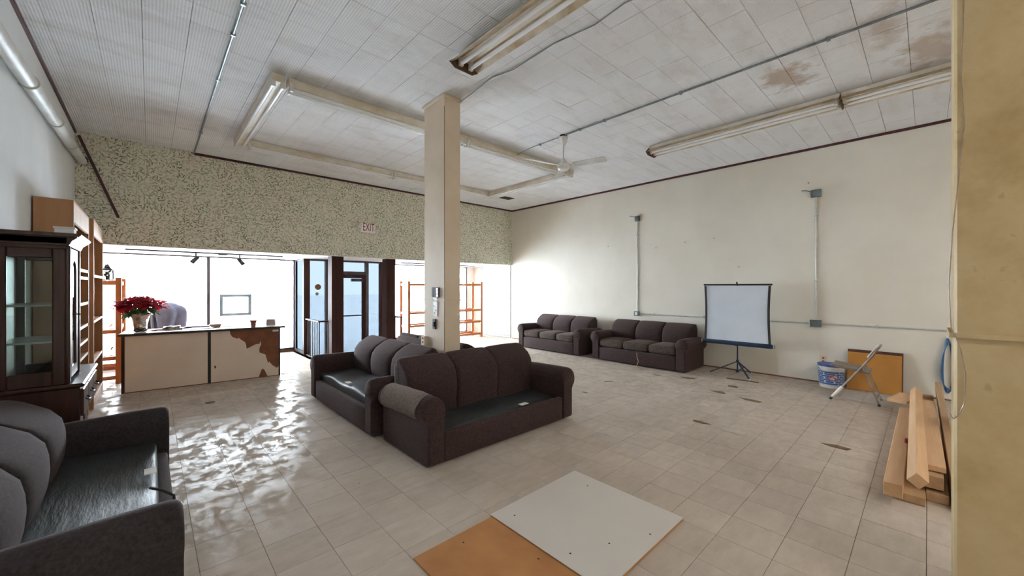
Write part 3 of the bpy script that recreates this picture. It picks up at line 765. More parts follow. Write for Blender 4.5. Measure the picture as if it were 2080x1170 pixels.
# pipe along the left wall
t = thing('wall_pipe', 'fat white pipe strapped along the top of the left wall', 'pipe', (-.71,8.2,3.3), 0, world=True)
zp = lambda y: 3.10+(y-4.09)*.0455
obj('pipe', MB().cyl((-.712,-3,zp(-3)), (-.712,YF-.035,zp(YF)), .052, n=18), 'white_pipe', t, True)
obj('end_cap', MB().cyl((-.700,YF-.05,zp(YF)+.02), (-.700,YF-.004,zp(YF)+.02), .05, n=16), 'black', t, True)
for y in (3.4,4.9,6.1,7.15):
    c = Vector((-.712,y,zp(y)))
    obj('strap', MB().tube([(-.712+.056*math.cos(a),y,zp(y)+.056*math.sin(a)) for a in [math.radians(x) for x in range(150,-170,-20)]], .008, 6), 'white_pipe', t, True)
    obj('hanger', MB().obox((-.772,y+.05,zp(y)+.05),(-.772,y+.05,zp(y)+.17),.03,.006,(0,1,0)), 'white_pipe', t)

# exit sign
t = thing('exit_sign', 'white EXIT sign with red letters and two lamp heads on the wallpaper', 'sign', (3.42,YF,2.70), 0, world=True)
obj('housing', B(3.27, YF-.06, 2.66, 3.57, YF, 2.86), pm('bright_sign_white', (.90,.85,.80), (.86,.80,.75), 6, .5), t, bevel=.005)
def text_mesh(body, size):
    cu = bpy.data.curves.new('letters', 'FONT'); cu.body = body; cu.size = size; cu.align_x = 'CENTER'; cu.align_y = 'CENTER'; cu.extrude = .001
    o = bpy.data.objects.new('letters', cu); COL.objects.link(o)
    dg = bpy.context.evaluated_depsgraph_get(); me = bpy.data.meshes.new_from_object(o.evaluated_get(dg))
    COL.objects.unlink(o); bpy.data.objects.remove(o); return me
me = text_mesh('EXIT', .20)
me.transform(Matrix.Translation((3.42, YF-.0622, 2.762)) @ Matrix.Rotation(PI/2,4,'X') @ Matrix.Diagonal((.62,1.22,1,1)))
me.materials.append(pm('exit_red', (.22,.004,.008), (.18,.003,.006), 5, .5))
obj('lettering', me, None, t)
for s_ in (-1, 1):
    c = Vector((3.42+s_*.20, YF-.06, 2.79 if s_ < 0 else 2.73))
    hd = MB().lathe([(.0,-.05),(.03,-.048),(.045,-.02),(.05,.03),(.048,.04)], n=14).xf(Matrix.Translation(c) @ Matrix.Rotation(s_*math.radians(65),4,'Y') @ Matrix.Rotation(math.radians(25),4,'X'))
    obj('lamp_head', hd, 'white_enamel', t, True)

# track lights under the soffit
for n_, (x0, x1, y, heads, lab) in enumerate(((-.30,1.97,8.96,(.60,1.25),'grey track with two spotlights under the soffit above the counter'), (4.72,7.09,9.25,(),'grey track under the soffit above the wooden rack'))):
    t = thing('track_light', lab, 'track light', ((x0+x1)/2, y, SOF-.04), 0, world=True)
    obj('track', B(x0, y-.018, SOF-.034, x1, y+.018, SOF-.012), 'hw', t)
    if heads: obj('feed_box', B(.92, y-.03, SOF-.05, 1.05, y+.03, SOF-.034), 'hw', t)
    for k, hx in enumerate(heads):
        st_ = obj('spot_stem', MB().cyl((hx,y,SOF-.11),(hx,y,SOF-.034), .012, n=8), 'hw', t)
        d_ = Vector((.55 if k else -.62, .1, -.75)).normalized(); c = Vector((hx,y,SOF-.13))
        obj('spot_head', MB().tube([c-d_*.05, c-d_*.04, c+d_*.09, c+d_*.10], [.022,.034,.038,.038], 14), 'hw', t, True)

# ------------------------------------------------------------------ hutch, bookcases
t = thing('china_hutch', 'dark carved walnut china cabinet with glazed side against the left wall', 'cabinet', (-.55,4.8,0), 0, world=True)
hy0, hy1 = 4.20, 4.76; by1 = 5.18; hx0 = XL+.02; hxu = -.43; hxb = -.36
cb = MB().box(hx0, hy0, .10, hxb-.07, by1, .77).box(hx0, hy0+.02, .0, hxb-.12, by1-.02, .10)
obj('base', cb, 'hutch_dark', t, bevel=.004)
obj('drawer_rail', B(hx0, hy0-.005, .52, hxb-.012, by1+.005, .77), 'hutch', t, bevel=.006)
obj('base_top', B(hx0, hy0-.02, .77, hxb+.01, by1+.02, .80), 'hutch', t, bevel=.01)
for i in range(3):
    y = hy0+.03+i*.315
    dr = obj('drawer', B(hxb-.016, y, .55, hxb+.004, y+.295, .75), 'hutch', t, bevel=.006)
    obj('drawer_pull', MB().tube([(hxb+.004,y+.10,.66),(hxb+.022,y+.12,.645),(hxb+.022,y+.18,.645),(hxb+.004,y+.20,.66)], .006, 6), 'hw', dr, True)
    do = obj('base_door', B(hxb-.074, y, .13, hxb-.058, y+.295, .50), 'hutch', t, bevel=.008)
    obj('carved_panel', MB().rbox((hxb-.056, y+.148, .315), (.016,.20,.26), .006), 'hutch_dark', do, True)
# bracket feet
for y in (hy0+.03, by1-.03):
    obj('foot', MB().prism([(hxb-.10,0),(hxb-.06,0),(hxb-.045,.06),(hxb-.06,.13),(hxb-.12,.13)], 'Y', y-.03, y+.03), 'hutch', t)
# upper carcass: frames, back, shelves, glass
for (y, nm) in ((hy0, 'side_frame'), (hy1-.025, 'side_frame')):
    fr = MB().box(hx0, y, .80, hx0+.055, y+.025, 1.80).box(hxu-.075, y, .80, hxu-.012, y+.025, 1.80).box(hx0+.055, y, 1.70, hxu-.075, y+.025, 1.80).box(hx0+.055, y, .80, hxu-.075, y+.025, .90)
    sf = obj(nm, fr, 'hutch', t, bevel=.006)
    obj('side_glass', B(hx0+.055, y+.010, .90, hxu-.075, y+.015, 1.70), 'cab_glass', sf)
obj('back_panel', B(hx0, hy0+.025, .80, hx0+.012, hy1-.025, 1.80), 'hutch_dark', t)
obj('lightened_back', B(hx0+.012, hy0+.04, .82, hx0+.016, hy1-.04, 1.78), pm('light_painted_lining', (.34,.31,.28), (.26,.23,.20), 4, .5), t)  # pale sheet paints in the light that enters through the cabinet glass
for z in (1.10, 1.36): obj('shelf', B(hx0+.012, hy0+.03, z, hxu-.05, hy1-.03, z+.014), 'glass_shelf', t)
obj('top_panel', B(hx0, hy0, 1.80, hxu-.012, hy1, 1.82), 'hutch', t)
post = MB()
for k, y in enumerate((hy0, hy1-.045)):
    obj('front_stile', MB().rbox((hxu-.005, y+.022, 1.30), (.03,.045,1.0), .012, n=3), 'hutch', t, True)
for i in range(1):
    y = hy0+.115
    n_ = 10
    arch = [(y+.30-.05,0)]
    outer = [(y, .83), (y+.33, .83), (y+.33, 1.78), (y, 1.78)]
    inner = [(y+.05, .90), (y+.28, .90), (y+.28, 1.60)] + [(y+.165+.115*math.cos(a), 1.60+.10*math.sin(a)) for a in [PI*k/n_ for k in range(1, n_)]] + [(y+.05, 1.60)]
    # door frame as strips around an arched opening
    fr = MB().box(hxu-.014, y, .83, hxu+.004, y+.05, 1.78).box(hxu-.014, y+.28, .83, hxu+.004, y+.33, 1.78).box(hxu-.014, y+.05, .83, hxu+.004, y+.28, .90)
    ar = [(y+.05, 1.78)] + [(y+.165-.115*math.cos(a), 1.60+.10*math.sin(a)) for a in [PI*k/n_ for k in range(0, n_+1)]] + [(y+.28, 1.78)]
    for q in range(len(ar)-1):
        p, r_ = ar[q], ar[q+1]
        fr.prism([p, r_, (r_[0], 1.78), (p[0], 1.78)] if abs(p[0]-r_[0]) > 1e-6 else [p, r_, (r_[0]+1e-4, 1.78)], 'X', hxu-.014, hxu+.004)
    do = obj('glass_door', fr, 'hutch', t)
    obj('door_glass', B(hxu-.008, y+.05, .90, hxu-.004, y+.28, 1.70), 'cab_glass', do)
    obj('door_knob', MB().lathe([(.004,0),(.011,.008),(.012,.014),(.0,.02)], n=10).xf(Matrix.Translation((hxu+.004,y+.31,1.28)) @ Matrix.Rotation(PI/2,4,'Y')), 'hw', do, True)
crown = [(hx0,1.79),(hxu+.006,1.79),(hxu+.014,1.805),(hxu+.022,1.825),(hxu+.05,1.85),(hxu+.066,1.868),(hxu+.066,1.878),(hx0,1.878)]
mb = MB().prism([(p[0], p[1]) for p in crown], 'Y', hy0-.03, hy1+.03)
obj('crown_moulding', mb, 'hutch', t, bevel=.002)
obj('crown_return', MB().box(hx0, hy0-.018, 1.765, hxu-.005, hy0-.001, 1.80).box(hx0, hy0-.055, 1.85, hxu+.05, hy0-.03, 1.878).box(hx0, hy0-.03, 1.80, hxu, hy0-.001, 1.85), 'hutch', t, bevel=.004)

def bookcase(label, y0, y1, xf_, zt, shelves):
    t = thing('bookcase', label, 'bookcase', ((XL+xf_)/2, (y0+y1)/2, 0), 0, 'tan bookcases on the left wall', world=True)
    x0 = XL+.012
    for y in (y0, y1-.022):
        s_ = obj('side_panel', B(x0, y, 0, xf_-.002, y+.022, zt), 'bookcase', t)
        obj('edge_strip', B(xf_-.002, y-.0, 0, xf_+.001, y+.022, zt), 'bookedge', s_)
    obj('back_panel', B(x0, y0+.022, 0, x0+.008, y1-.022, zt), 'bookcase', t)
    obj('top_panel', B(x0, y0+.022, zt-.022, xf_, y1-.022, zt), 'bookcase', t)
    obj('top_fascia', B(xf_-.02, y0+.022, zt-.20, xf_, y1-.022, zt-.022), 'bookedge', t)
    obj('plinth', B(xf_-.03, y0+.022, 0, xf_-.01, y1-.022, .08), 'bookcase', t)
    for z in shelves:
        s_ = obj('shelf', B(x0+.008, y0+.022, z, xf_-.01, y1-.022, z+.022), 'bookcase', t)
        obj('shelf_edge', B(xf_-.012, y0+.022, z-.004, xf_-.004, y1-.022, z+.026), 'bookedge', s_)
bookcase('tan bookcase on the left wall directly behind the dark china cabinet', 5.46, 6.68, -.525, 2.31, (.09,.45,.72,.88,1.05,1.30,1.58,1.66))
bookcase('tan bookcase on the left wall farther back, next to the wooden rack', 6.95, 8.19, -.505, 2.33, (.09,.55,1.05,1.62))
bx = thing('storage_box', 'small pale box on top of the china cabinet', 'box', (-.47,4.46,1.879), 0, world=True)
obj('carton', B(-.52, 4.40, 1.879, -.42, 4.52, 1.935), 'white_wall', bx, bevel=.003); obj('lid', B(-.525, 4.395, 1.932, -.415, 4.525, 1.946), 'paper', bx)

# open wooden racks
def rack(label, x0, x1, y0, y1, zt, levels, long_axis):
    t = thing('wooden_rack', label, 'rack', ((x0+x1)/2, (y0+y1)/2, 0), 0, 'open orange wood racks', world=True)
    w = .068
    for x in (x0, x1-w):
        for y in (y0, y1-w):
            obj('post', B(x, y, 0, x+w, y+w, zt), 'orange_wood_z', t, bevel=.004)
    for z in levels:
        if long_axis == 'X':
            for y in (y0+.012, y1-w+.012): obj('rail', B(x0+w-.001, y, z-.055, x1-w+.001, y+.03, z+.005), 'orange_wood', t, bevel=.003)
            for x in (x0+.012, x1-w+.012): obj('end_rail', B(x, y0+w, z-.055, x+.03, y1-w, z+.005), 'orange_wood', t, bevel=.003)
        else:
            for x in (x0+.012, x1-w+.012): obj('rail', B(x, y0+w-.001, z-.055, x+.03, y1-w+.001, z+.005), 'orange_wood', t, bevel=.003)
            for y in (y0+.012, y1-w+.012): obj('end_rail', B(x0+w, y, z-.055, x1-w, y+.03, z+.005), 'orange_wood', t, bevel=.003)
    return t
rk = rack('long open orange wood rack in front of the right shop window', 4.83, 7.27, 9.08, 9.58, 1.64, (1.575,.83,.49,.13), 'X')
rk = rack('narrow orange wood rack between the bookcases and the left shop window', -.765, -.325, 8.53, 10.0, 1.64, (1.58,.83,.42,.12), 'Y')
for z in (1.58,.83,.42):
    for k in range(3):
        obj('shelf_slat', B(-.72+k*.125, 8.58, z+.006, -.62+k*.125, 9.95, z+.02), 'orange_wood', rk)
# lantern and dried plant on the narrow rack
t = thing('lantern', 'small black metal lantern on top of the narrow orange rack', 'lantern', (-.485,8.72,1.603), 0)
obj('base', B(-.065,-.065,0,.065,.065,.015), 'black', t)
for sx in (-1,1):
    for sy in (-1,1): obj('bar', B(sx*.06-.006,sy*.06-.006,.015,sx*.06+.006,sy*.06+.006,.15), 'black', t)
obj('roof', MB().lathe([(.09,.15),(.085,.16),(.05,.185),(.04,.19),(.04,.205),(.0,.22)], n=4).xf(Matrix.Rotation(PI/4,4,'Z')), 'black', t)
obj('ring', MB().tube([(.03*math.cos(a),0,.245+.03*math.sin(a)) for a in [2*PI*k/12 for k in range(13)]], .004, 6), 'black', t, True)
obj('candle', MB().cyl((0,0,.015),(0,0,.07),.025), 'black', t, True)
for i in range(4):
    a = i*PI/2
    obj('pane', B(-.054,-.0015,.018,.054,.0015,.15).xf(Matrix.Rotation(a,4,'Z') @ Matrix.Translation((0,.058,0))), 'cab_glass', t)
t = thing('dried_plant', 'dark dried plant lying on the narrow rack behind the lantern', 'plant', (-.60,9.25,1.605), 0)
obj('stem', MB().tube([(0,0,.0),(.02,0,.10),(0,.03,.2)], .012, 6), 'black', t, True)
rp = random.Random(3)
leafm = MB().add([(0,0,0),(.03,.045,.01),(0,.13,0),(-.03,.045,.01),(0,.05,.018)], [(0,1,4),(1,2,4),(2,3,4),(3,0,4)]).mesh('leaf', pm('dry_dark_leaf', (.03,.026,.045), (.015,.012,.02), 8, .7))
for i in range(26):
    o = obj('leaf', leafm, None, t); o.location = (rp.uniform(-.06,.14), rp.uniform(-.10,.10), rp.uniform(.05,.20)); o.rotation_euler = (rp.uniform(-.7,.9), rp.uniform(-.5,.5), rp.uniform(0,6.3))

# ------------------------------------------------------------------ railings beside the entry
def railing(label, pts, zt):
    t = thing('entry_railing', label, 'railing', (pts[0][0],pts[0][1],0), 0, 'dark railings beside the entry', world=True)
    for (a, b) in zip(pts, pts[1:]):
        d_ = Vector((b[0]-a[0], b[1]-a[1])); n_ = max(1, round(d_.length/.16))
        e0 = Vector((a[0],a[1])); e1 = Vector((b[0],b[1]))
        obj('top_rail', MB().obox((e0.x,e0.y,zt), (e1.x,e1.y,zt), .05, .03), 'brownpost', t)
        for k in range(n_+1):
            p = e0.lerp(e1, k/n_)
            obj('baluster', B(p.x-.007, p.y-.007, 0, p.x+.007, p.y+.007, zt-.015), 'brownpost', t)
railing('dark railing with thin balusters left of the sunken entry', [(2.52,9.36),(2.52,8.46),(2.685,8.46)], .785)
railing('dark railing with thin balusters right of the sunken entry', [(4.32,9.36),(4.32,8.46),(4.08,8.46)], .785)

# ------------------------------------------------------------------ counter
CA = math.radians(-6.04)
ct = thing('service_counter', 'long cream service counter with dark top and torn laminate', 'counter', (-.29,7.68,0), CA)
LC, DC, HC = 1.905, .60, .80
obj('carcass', MB().box(.02,.012,.0,LC-.02,DC-.05,.02).box(0,.012,.0,.02,DC-.03,HC).box(LC-.02,.012,.0,LC,DC-.03,HC).box(.95,.012,.02,.97,DC-.05,HC-.02).box(.02,.012,.40,LC-.02,DC-.05,.42), 'hardboard', ct)
obj('front_board', B(.0,.0,.0,LC,.012,HC), 'hardboard', ct)
obj('left_laminate', B(.03,-.004,.012,.944,0,HC-.003), 'laminate', ct)
tear = [(.983,.012),(1.605,.012),(1.648,.14),(1.661,.206),(1.679,.131),(1.728,.012),(1.888,.012),(1.888,.165),(1.862,.13),(1.84,.110),(1.79,.19),(1.75,.253),(1.737,.218),(1.715,.30),(1.697,.374),(1.64,.40),(1.587,.433),(1.61,.48),(1.637,.542),(1.632,.58),(1.626,.60),(1.617,.56),(1.565,.554),(1.53,.52),(1.496,.498),(1.441,.492),(1.435,.53),(1.429,.576),(1.41,.61),(1.387,.626),(1.362,.643),(1.345,.665),(1.333,.681),(1.32,.662),(1.275,.685),(1.25,.70),(1.23,.719),(1.224,.75),(1.222,HC-.003),(.983,HC-.003)]
def sheet(poly, y0, y1):
    """flat torn sheet with holes handled by tessellation"""
    bm = bmesh.new()
    vs = [bm.verts.new((p[0], y0, p[1])) for p in poly]
    f = bm.faces.new(vs); bmesh.ops.triangulate(bm, faces=[f], ngon_method='EAR_CLIP')
    r = bmesh.ops.extrude_face_region(bm, geom=bm.faces[:])
    for v in r['geom']:
        if isinstance(v, bmesh.types.BMVert): v.co.y = y1
    bmesh.ops.recalc_face_normals(bm, faces=bm.faces)
    me = bpy.data.meshes.new('sheet'); bm.to_mesh(me); bm.free(); return me
me = sheet(tear, 0, -.004); me.materials.append(M['laminate'])
obj('torn_laminate', me, None, ct, label='cream laminate torn away at the upper right')
obj('laminate_scrap', B(1.80,-.003,.745,1.888,0,.775), 'laminate', ct)
obj('bare_spot', MB().prism([(1.023,.264),(1.037,.272),(1.051,.245),(1.035,.218),(1.026,.235)], 'Y', -.006, -.004), 'hardboard', ct)
obj('centre_strip', B(.944,-.008,.0,.983,0,HC), 'counter_edge', ct)
obj('corner_strip', B(-.006,-.006,0,.024,.03,HC), 'counter_edge', ct)
obj('corner_strip', B(LC-.02,-.006,0,LC+.006,.03,HC), 'counter_edge', ct)
obj('counter_top', B(-.035,-.035,HC+.03,LC+.07,DC,HC+.037), 'counter_top', ct)
obj('top_edge', B(-.04,-.04,HC,LC+.075,DC+.005,HC+.03), 'counter_edge', ct, bevel=.004)
ZC = HC+.037
def onc(u, v, z=0):
    """a point on the counter top"""
    return (-.29+u*math.cos(CA)-v*math.sin(CA), 7.68+u*math.sin(CA)+v*math.cos(CA), ZC+z)

# poinsettia in foil
p = onc(.16, .24)
t = thing('poinsettia', 'red poinsettia in a shiny foil wrapped pot on the counter', 'potted plant', p, 0)
foil = pm('crumpled_gold_foil', (.80,.70,.55), (.55,.55,.62), 9, .2, .95, bmp=.9, bscale=22, bdist=.02)
rp = random.Random(11)
jit = [[rp.uniform(-1,1) for _ in range(28)] for _ in range(9)]
def ff(r, z, a, j):
    k = int(a/(2*PI)*28+.5) % 28
    return (r*(1+.07*jit[j][k]*(.4+j*.12))+(.012*math.sin(a*7) if j > 4 else 0), z+(.018*jit[j][(k*3) % 28] if j > 6 else 0))
obj('foil_pot', MB().lathe([(.0,.003),(.070,.003),(.074,.05),(.080,.11),(.088,.17),(.098,.215),(.106,.235),(.135,.262),(.13,.27)], n=28, fn=lambda r,z,a,j: ff(r,z,a,j) if r > 0 else (0,z)), foil, t, True)
obj('soil', MB().lathe([(.0,.20),(.085,.20)], n=16), 'hardboard', t)
bow = MB()
for s_ in (-1,1): bow.tube([(0,-.10,.024),(s_*.04,-.12,.055),(s_*.075,-.12,.035),(s_*.04,-.115,.014),(0,-.105,.016)], .011, 6)
obj('ribbon_bow', bow, 'black', t, True)
def leafmat(name, c1, c2):
    m = pm(name, c1, c2, 30, .6); N = m.node_tree.nodes; L = m.node_tree.links; P = N['Principled BSDF']
    tr = N.new('ShaderNodeBsdfTranslucent'); mx = N.new('ShaderNodeMixShader'); mx.inputs[0].default_value = .38
    src = P.inputs['Base Color'].links[0].from_socket; L.new(src, tr.inputs['Color'])
    L.new(P.outputs[0], mx.inputs[1]); L.new(tr.outputs[0], mx.inputs[2]); L.new(mx.outputs[0], N['Material Output'].inputs['Surface']); return m
red = leafmat('poinsettia_red', (.50,.020,.035), (.30,.010,.025)); green = leafmat('poinsettia_green', (.07,.15,.04), (.035,.08,.02))
red_ = pm('poinsettia_red', (.62,.028,.040), (.40,.014,.030), 30, .6); green = pm('poinsettia_green', (.09,.19,.045), (.04,.09,.022), 30, .6)
def leaf_mesh(nm, ln, w, mat, droop):
    vs, fs = [], []; n = 5
    for i in range(n+1):
        f = i/n; ww = w*math.sin(PI*min(1,(f*.92+.06)))**.8*(1-.25*f); z = -droop*f*f
        vs += [(-ww, f*ln, z+.006*(1 if i % 2 else -1)), (0, f*ln, z-.008), (ww, f*ln, z+.006*(-1 if i % 2 else 1))]
    for i in range(n):
        b_ = i*3; fs += [(b_,b_+1,b_+4,b_+3), (b_+1,b_+2,b_+5,b_+4)]
    return MB().add(vs, fs).mesh(nm, mat, True)
bract = leaf_mesh('bract', .145, .050, red, .04); gl_ = leaf_mesh('leaf', .13, .038, green, .05)
heads = [(0,0,.51),(.10,.03,.49),(-.10,.02,.50),(.03,-.10,.47),(-.06,-.10,.47),(.14,-.07,.43),(-.16,-.06,.44),(.02,.11,.49),(.19,.03,.41),(-.19,.05,.43),(.09,-.14,.41),(-.11,-.15,.41),(0,-.16,.43),(-.21,-.08,.38),(.20,-.05,.38)]
for (hx, hy, hz) in heads:
    obj('stem', MB().tube([(hx*.3,hy*.3,.2),(hx*.8,hy*.8,hz-.08),(hx,hy,hz-.005)], .006, 5), green, t, True)
    for k in range(8):
        o = obj('bract', bract, None, t); a = k*2*PI/8+rp.uniform(-.3,.3)
        o.location = (hx,hy,hz+rp.uniform(-.012,.012)); o.rotation_euler = (rp.uniform(-.75,.25)+(.3 if k % 2 else 0), rp.uniform(-.3,.3), a); sc = rp.uniform(.75,1.1); o.scale = (sc,sc,sc)
for k in range(44):
    o = obj('leaf', gl_, None, t); a = k*2*PI/44*3.3
    o.location = (.09*-math.sin(a), .09*math.cos(a), rp.uniform(.28,.40)); o.rotation_euler = (rp.uniform(-.7,.35), rp.uniform(-.3,.3), a); sc = rp.uniform(.8,1.15); o.scale = (sc,sc,sc)

# small things on the counter
def heap(name, label, cat, u, v, items):
    t = thing(name, label, cat, onc(u,v), CA)
    for (nm, mb, mat) in items: obj(nm, mb, mat, t)
    return t
def sheetbox(x, y, w, d, z0, z1, rot):
    return B(-w/2,-d/2,z0,w/2,d/2,z1).xf(Matrix.Translation((x,y,0)) @ Matrix.Rotation(rot,4,'Z'))
dark_print = pm('dark_printed_paper', (.55,.55,.56), (.02,.02,.025), 26, .4, lo=.45, hi=.55)
red_print = pm('red_printed_paper', (.45,.05,.03), (.30,.03,.03), 10, .5)
heap('magazine_pile', 'loose pile of dark glossy magazines on the counter beside the poinsettia', 'magazines', .47, .36,
     [('magazine', sheetbox(0,0,.26,.2,.001,.012,.2), dark_print), ('magazine', sheetbox(.06,.02,.24,.19,.0125,.022,-.25), dark_print), ('magazine', sheetbox(-.13,-.03,.18,.16,.0125,.020,.5), red_print), ('crumpled_sheet', MB().rbox((.03,.0,.036),(.20,.15,.026),.01,fn=lambda p:(p.x,p.y,p.z+.010*math.sin(p.x*60)*math.cos(p.y*50))), dark_print)])
heap('paper_stack', 'flat stack of white papers in the middle of the counter top', 'papers', .78, .22,
     [('sheet', sheetbox(0,0,.30,.21,.001,.005,.1), 'paper'), ('sheet', sheetbox(.08,.03,.30,.21,.0055,.009,-.2), 'paper')])
heap('blue_folder', 'thin blue folder at the back edge of the counter', 'folder', .80, .51, [('cover', sheetbox(0,0,.32,.09,.001,.018,.02), pm('blue_card', (.12,.13,.30), (.09,.10,.24), 6, .5)), ('sheet', sheetbox(.01,0,.31,.085,.0185,.021,.02), 'paper')])
t = thing('cardboard_bowl', 'shallow tan bowl on the counter by the window bar', 'bowl', onc(1.04,.38), 0)
obj('bowl', MB().lathe([(.0,.002),(.06,.002),(.082,.035),(.088,.045),(.082,.046),(.074,.036),(.055,.01),(.0,.009)], n=20), pm('tan_card', (.50,.34,.24), (.42,.28,.19), 8, .7), t, True)
obj('rim', MB().tube([(.086*math.cos(2*PI*k/20),.086*math.sin(2*PI*k/20),.046) for k in range(21)], .004, 6), 'paper', t, True)
t = thing('drinking_cup', 'small terracotta coloured cup near the right end of the counter', 'cup', onc(1.535,.075), 0)
cupm = pm('terracotta', (.30,.085,.055), (.24,.065,.04), 8, .6)
obj('cup', MB().lathe([(.0,.001),(.033,.001),(.045,.095),(.0415,.095),(.031,.006),(.0,.006)], n=20), cupm, t, True)
obj('rim', MB().lathe([(.046,.082),(.051,.082),(.053,.108),(.048,.108)], n=20), pm('terracotta_rim', (.22,.07,.075), (.18,.05,.055), 8, .6), t, True)
t = thing('folded_card', 'grey folded card standing at the right end of the counter', 'card', onc(1.80,.29), CA)
cm = pm('grey_card', (.42,.41,.40), (.38,.37,.36), 6, .6)
obj('front_leaf', MB().obox((0,-.045,.001),(0,0,.098),.135,.003,(0,1,0)), cm, t); obj('rear_leaf', MB().obox((0,.05,.001),(0,.003,.098),.135,.003,(0,1,0)), cm, t)
heap('flyer_spread', 'flyers spread at the back right of the counter top', 'papers', 1.45, .44, [('sheet', sheetbox(0,0,.42,.16,.001,.004,.05), 'paper'), ('sheet', sheetbox(-.15,.03,.3,.14,.0045,.008,-.1), pm('grey_print', (.5,.48,.5), (.36,.34,.38), 14, .6)), ('sheet', sheetbox(-.1,-.13,.24,.16,.001,.0035,.3), 'paper')])

# framed sign hanging in the window
t = thing('window_sign', 'blank white panel in a grey frame hanging in the left shop window', 'sign', (1.32,9.99,.88), 0, world=True)
x0, x1, z0, z1 = 1.045, 1.60, .885, 1.335
obj('frame', MB().box(x0,9.95,z0,x1,10.03,z0+.055).box(x0,9.95,z1-.055,x1,10.03,z1).box(x0,9.95,z0+.055,x0+.055,10.03,z1-.055).box(x1-.055,9.95,z0+.055,x1,10.03,z1-.055), pm('frame_grey', (.24,.30,.32), (.19,.24,.26), 6, .5), t, bevel=.003)
obj('panel', B(x0+.035,9.997,z0+.035,x1-.035,10.003,z1-.035), thin_film('translucent_white_panel', (.8,.8,.8), .6), t)
for x in (x0+.08, x1-.08): obj('hanger_wire', MB().cyl((x,10.0,z1),(x,10.0,SOF-.02),.0015,n=5), 'glass', t)

# ------------------------------------------------------------------ person bending behind the counter
def soft_body(name, chains, blobs, mat, parent, voxel=.012):
    """limb chains (x,y,z,r) and ellipsoids fused into one continuous surface"""
    mb = MB()
    for ch in chains:
        mb.tube([c[:3] for c in ch], [c[3] for c in ch], 14)
        for c in ch: mb.lathe([(0,-c[3]*.99)]+[(c[3]*math.cos(a), c[3]*math.sin(a)) for a in [math.radians(x) for x in (-60,-30,0,30,60)]]+[(0,c[3]*.99)], c[:3], 12)
    for (x, y, z, a, b, c) in blobs:
        m_ = MB().lathe([(0,-1)]+[(math.cos(t), math.sin(t)) for t in [math.radians(x_) for x_ in range(-75,76,15)]]+[(0,1)], (0,0,0), 18)
        m_.xf(Matrix.Translation((x,y,z)) @ Matrix.Diagonal((a,b,c,1))); mb.add(m_.v, m_.f)
    o = obj(name, mb, mat, parent)
    md = o.modifiers.new('fuse', 'REMESH'); md.mode = 'VOXEL'; md.voxel_size = voxel; md.use_smooth_shade = True
    sm = o.modifiers.new('smooth', 'SMOOTH'); sm.factor = .5; sm.iterations = 6 if voxel > .008 else 3
    return o
M['skin'] = pm('skin', (.50,.30,.22), (.45,.26,.19), 6, .5)
M['trousers'] = pm('grey_blue_trousers', (.31,.33,.45), (.25,.27,.38), 10, .85, bmp=.3, bscale=14)
M['jacket'] = pm('dark_teal_jacket', (.045,.058,.066), (.028,.038,.044), 10, .8, bmp=.2, bscale=20)
M['hair'] = pm('dark_hair', (.03,.022,.018), (.015,.011,.01), 40, .6)
PXY = Vector((.245, 8.74))
fdir = Vector((-.58, .81)).normalized()
pr = thing('person', 'person in grey-blue trousers and dark jacket bending down behind the counter', 'person', (PXY.x,PXY.y,0), math.atan2(fdir.y, fdir.x))
# local frame: +x forward, +y to the person's left
def leg_chain(s_, k, z_end):
    return [(-.02,s_*.095,1.06,.125*k), (-.045,s_*.10,.96,.122*k), (-.05,s_*.108,.80,.098*k), (-.045,s_*.112,.58,.074*k), (-.055,s_*.115,.42,.066*k), (-.085,s_*.118,.26,.058*k), (-.095,s_*.12,z_end,.050*k)]
body, blobs = [], []
for s_ in (-1,1):
    body.append(leg_chain(s_, .82, .10))
    body.append([(-.095,s_*.12,.08,.038),(-.02,s_*.12,.05,.038),(.08,s_*.12,.04,.034)])
    body.append([(.32,s_*.15,.72,.045),(.335,s_*.20,.58,.040),(.355,s_*.22,.42,.034),(.39,s_*.20,.30,.032),(.43,s_*.17,.18,.026)])
    body.append([(.43,s_*.17,.18,.026),(.445,s_*.165,.13,.030),(.45,s_*.16,.10,.026)])
    for f in range(4):
        yy = s_*.16+(f-1.5)*.021; ln = (.05,.062,.058,.044)[f]
        body.append([(.45,yy,.105,.0095),(.462,yy,.105-ln*.55,.0088),(.455,yy,.105-ln,.0078)])
    body.append([(.45,s_*.155,.145,.012),(.475,s_*.125,.125,.0105),(.487,s_*.115,.098,.009)])
body.append([(.0,0,1.08,.11),(.12,0,1.08,.105),(.235,0,.99,.10),(.305,0,.86,.10),(.33,0,.74,.095),(.33,0,.66,.07),(.345,0,.60,.052),(.355,0,.55,.055)])
blobs += [(.32,0,.74,.08,.15,.07), (.375,0,.48,.088,.078,.115), (.40,0,.43,.06,.062,.075), (.465,0,.455,.016,.012,.022)]
blobs += [(.385,s_*.08,.475,.025,.010,.032) for s_ in (-1,1)]
soft_body('body', body, blobs, 'skin', pr, .0065)
soft_body('trousers', [leg_chain(-1,1.0,.11), leg_chain(1,1.0,.11), [(-.01,0,1.08,.14),(.08,0,1.10,.135),(.13,0,1.07,.130)]], [(-.045,.088,1.045,.150,.115,.145),(-.045,-.088,1.045,.150,.115,.145),(.02,0,1.10,.16,.165,.135)], 'trousers', pr)
jk = [[(.16,0,1.07,.137),(.245,0,.995,.137),(.315,0,.87,.14),(.34,0,.74,.13),(.345,0,.665,.08)]]
for s_ in (-1,1): jk.append([(.315,s_*.16,.72,.078),(.335,s_*.205,.57,.066),(.355,s_*.225,.42,.056),(.385,s_*.205,.32,.05)])
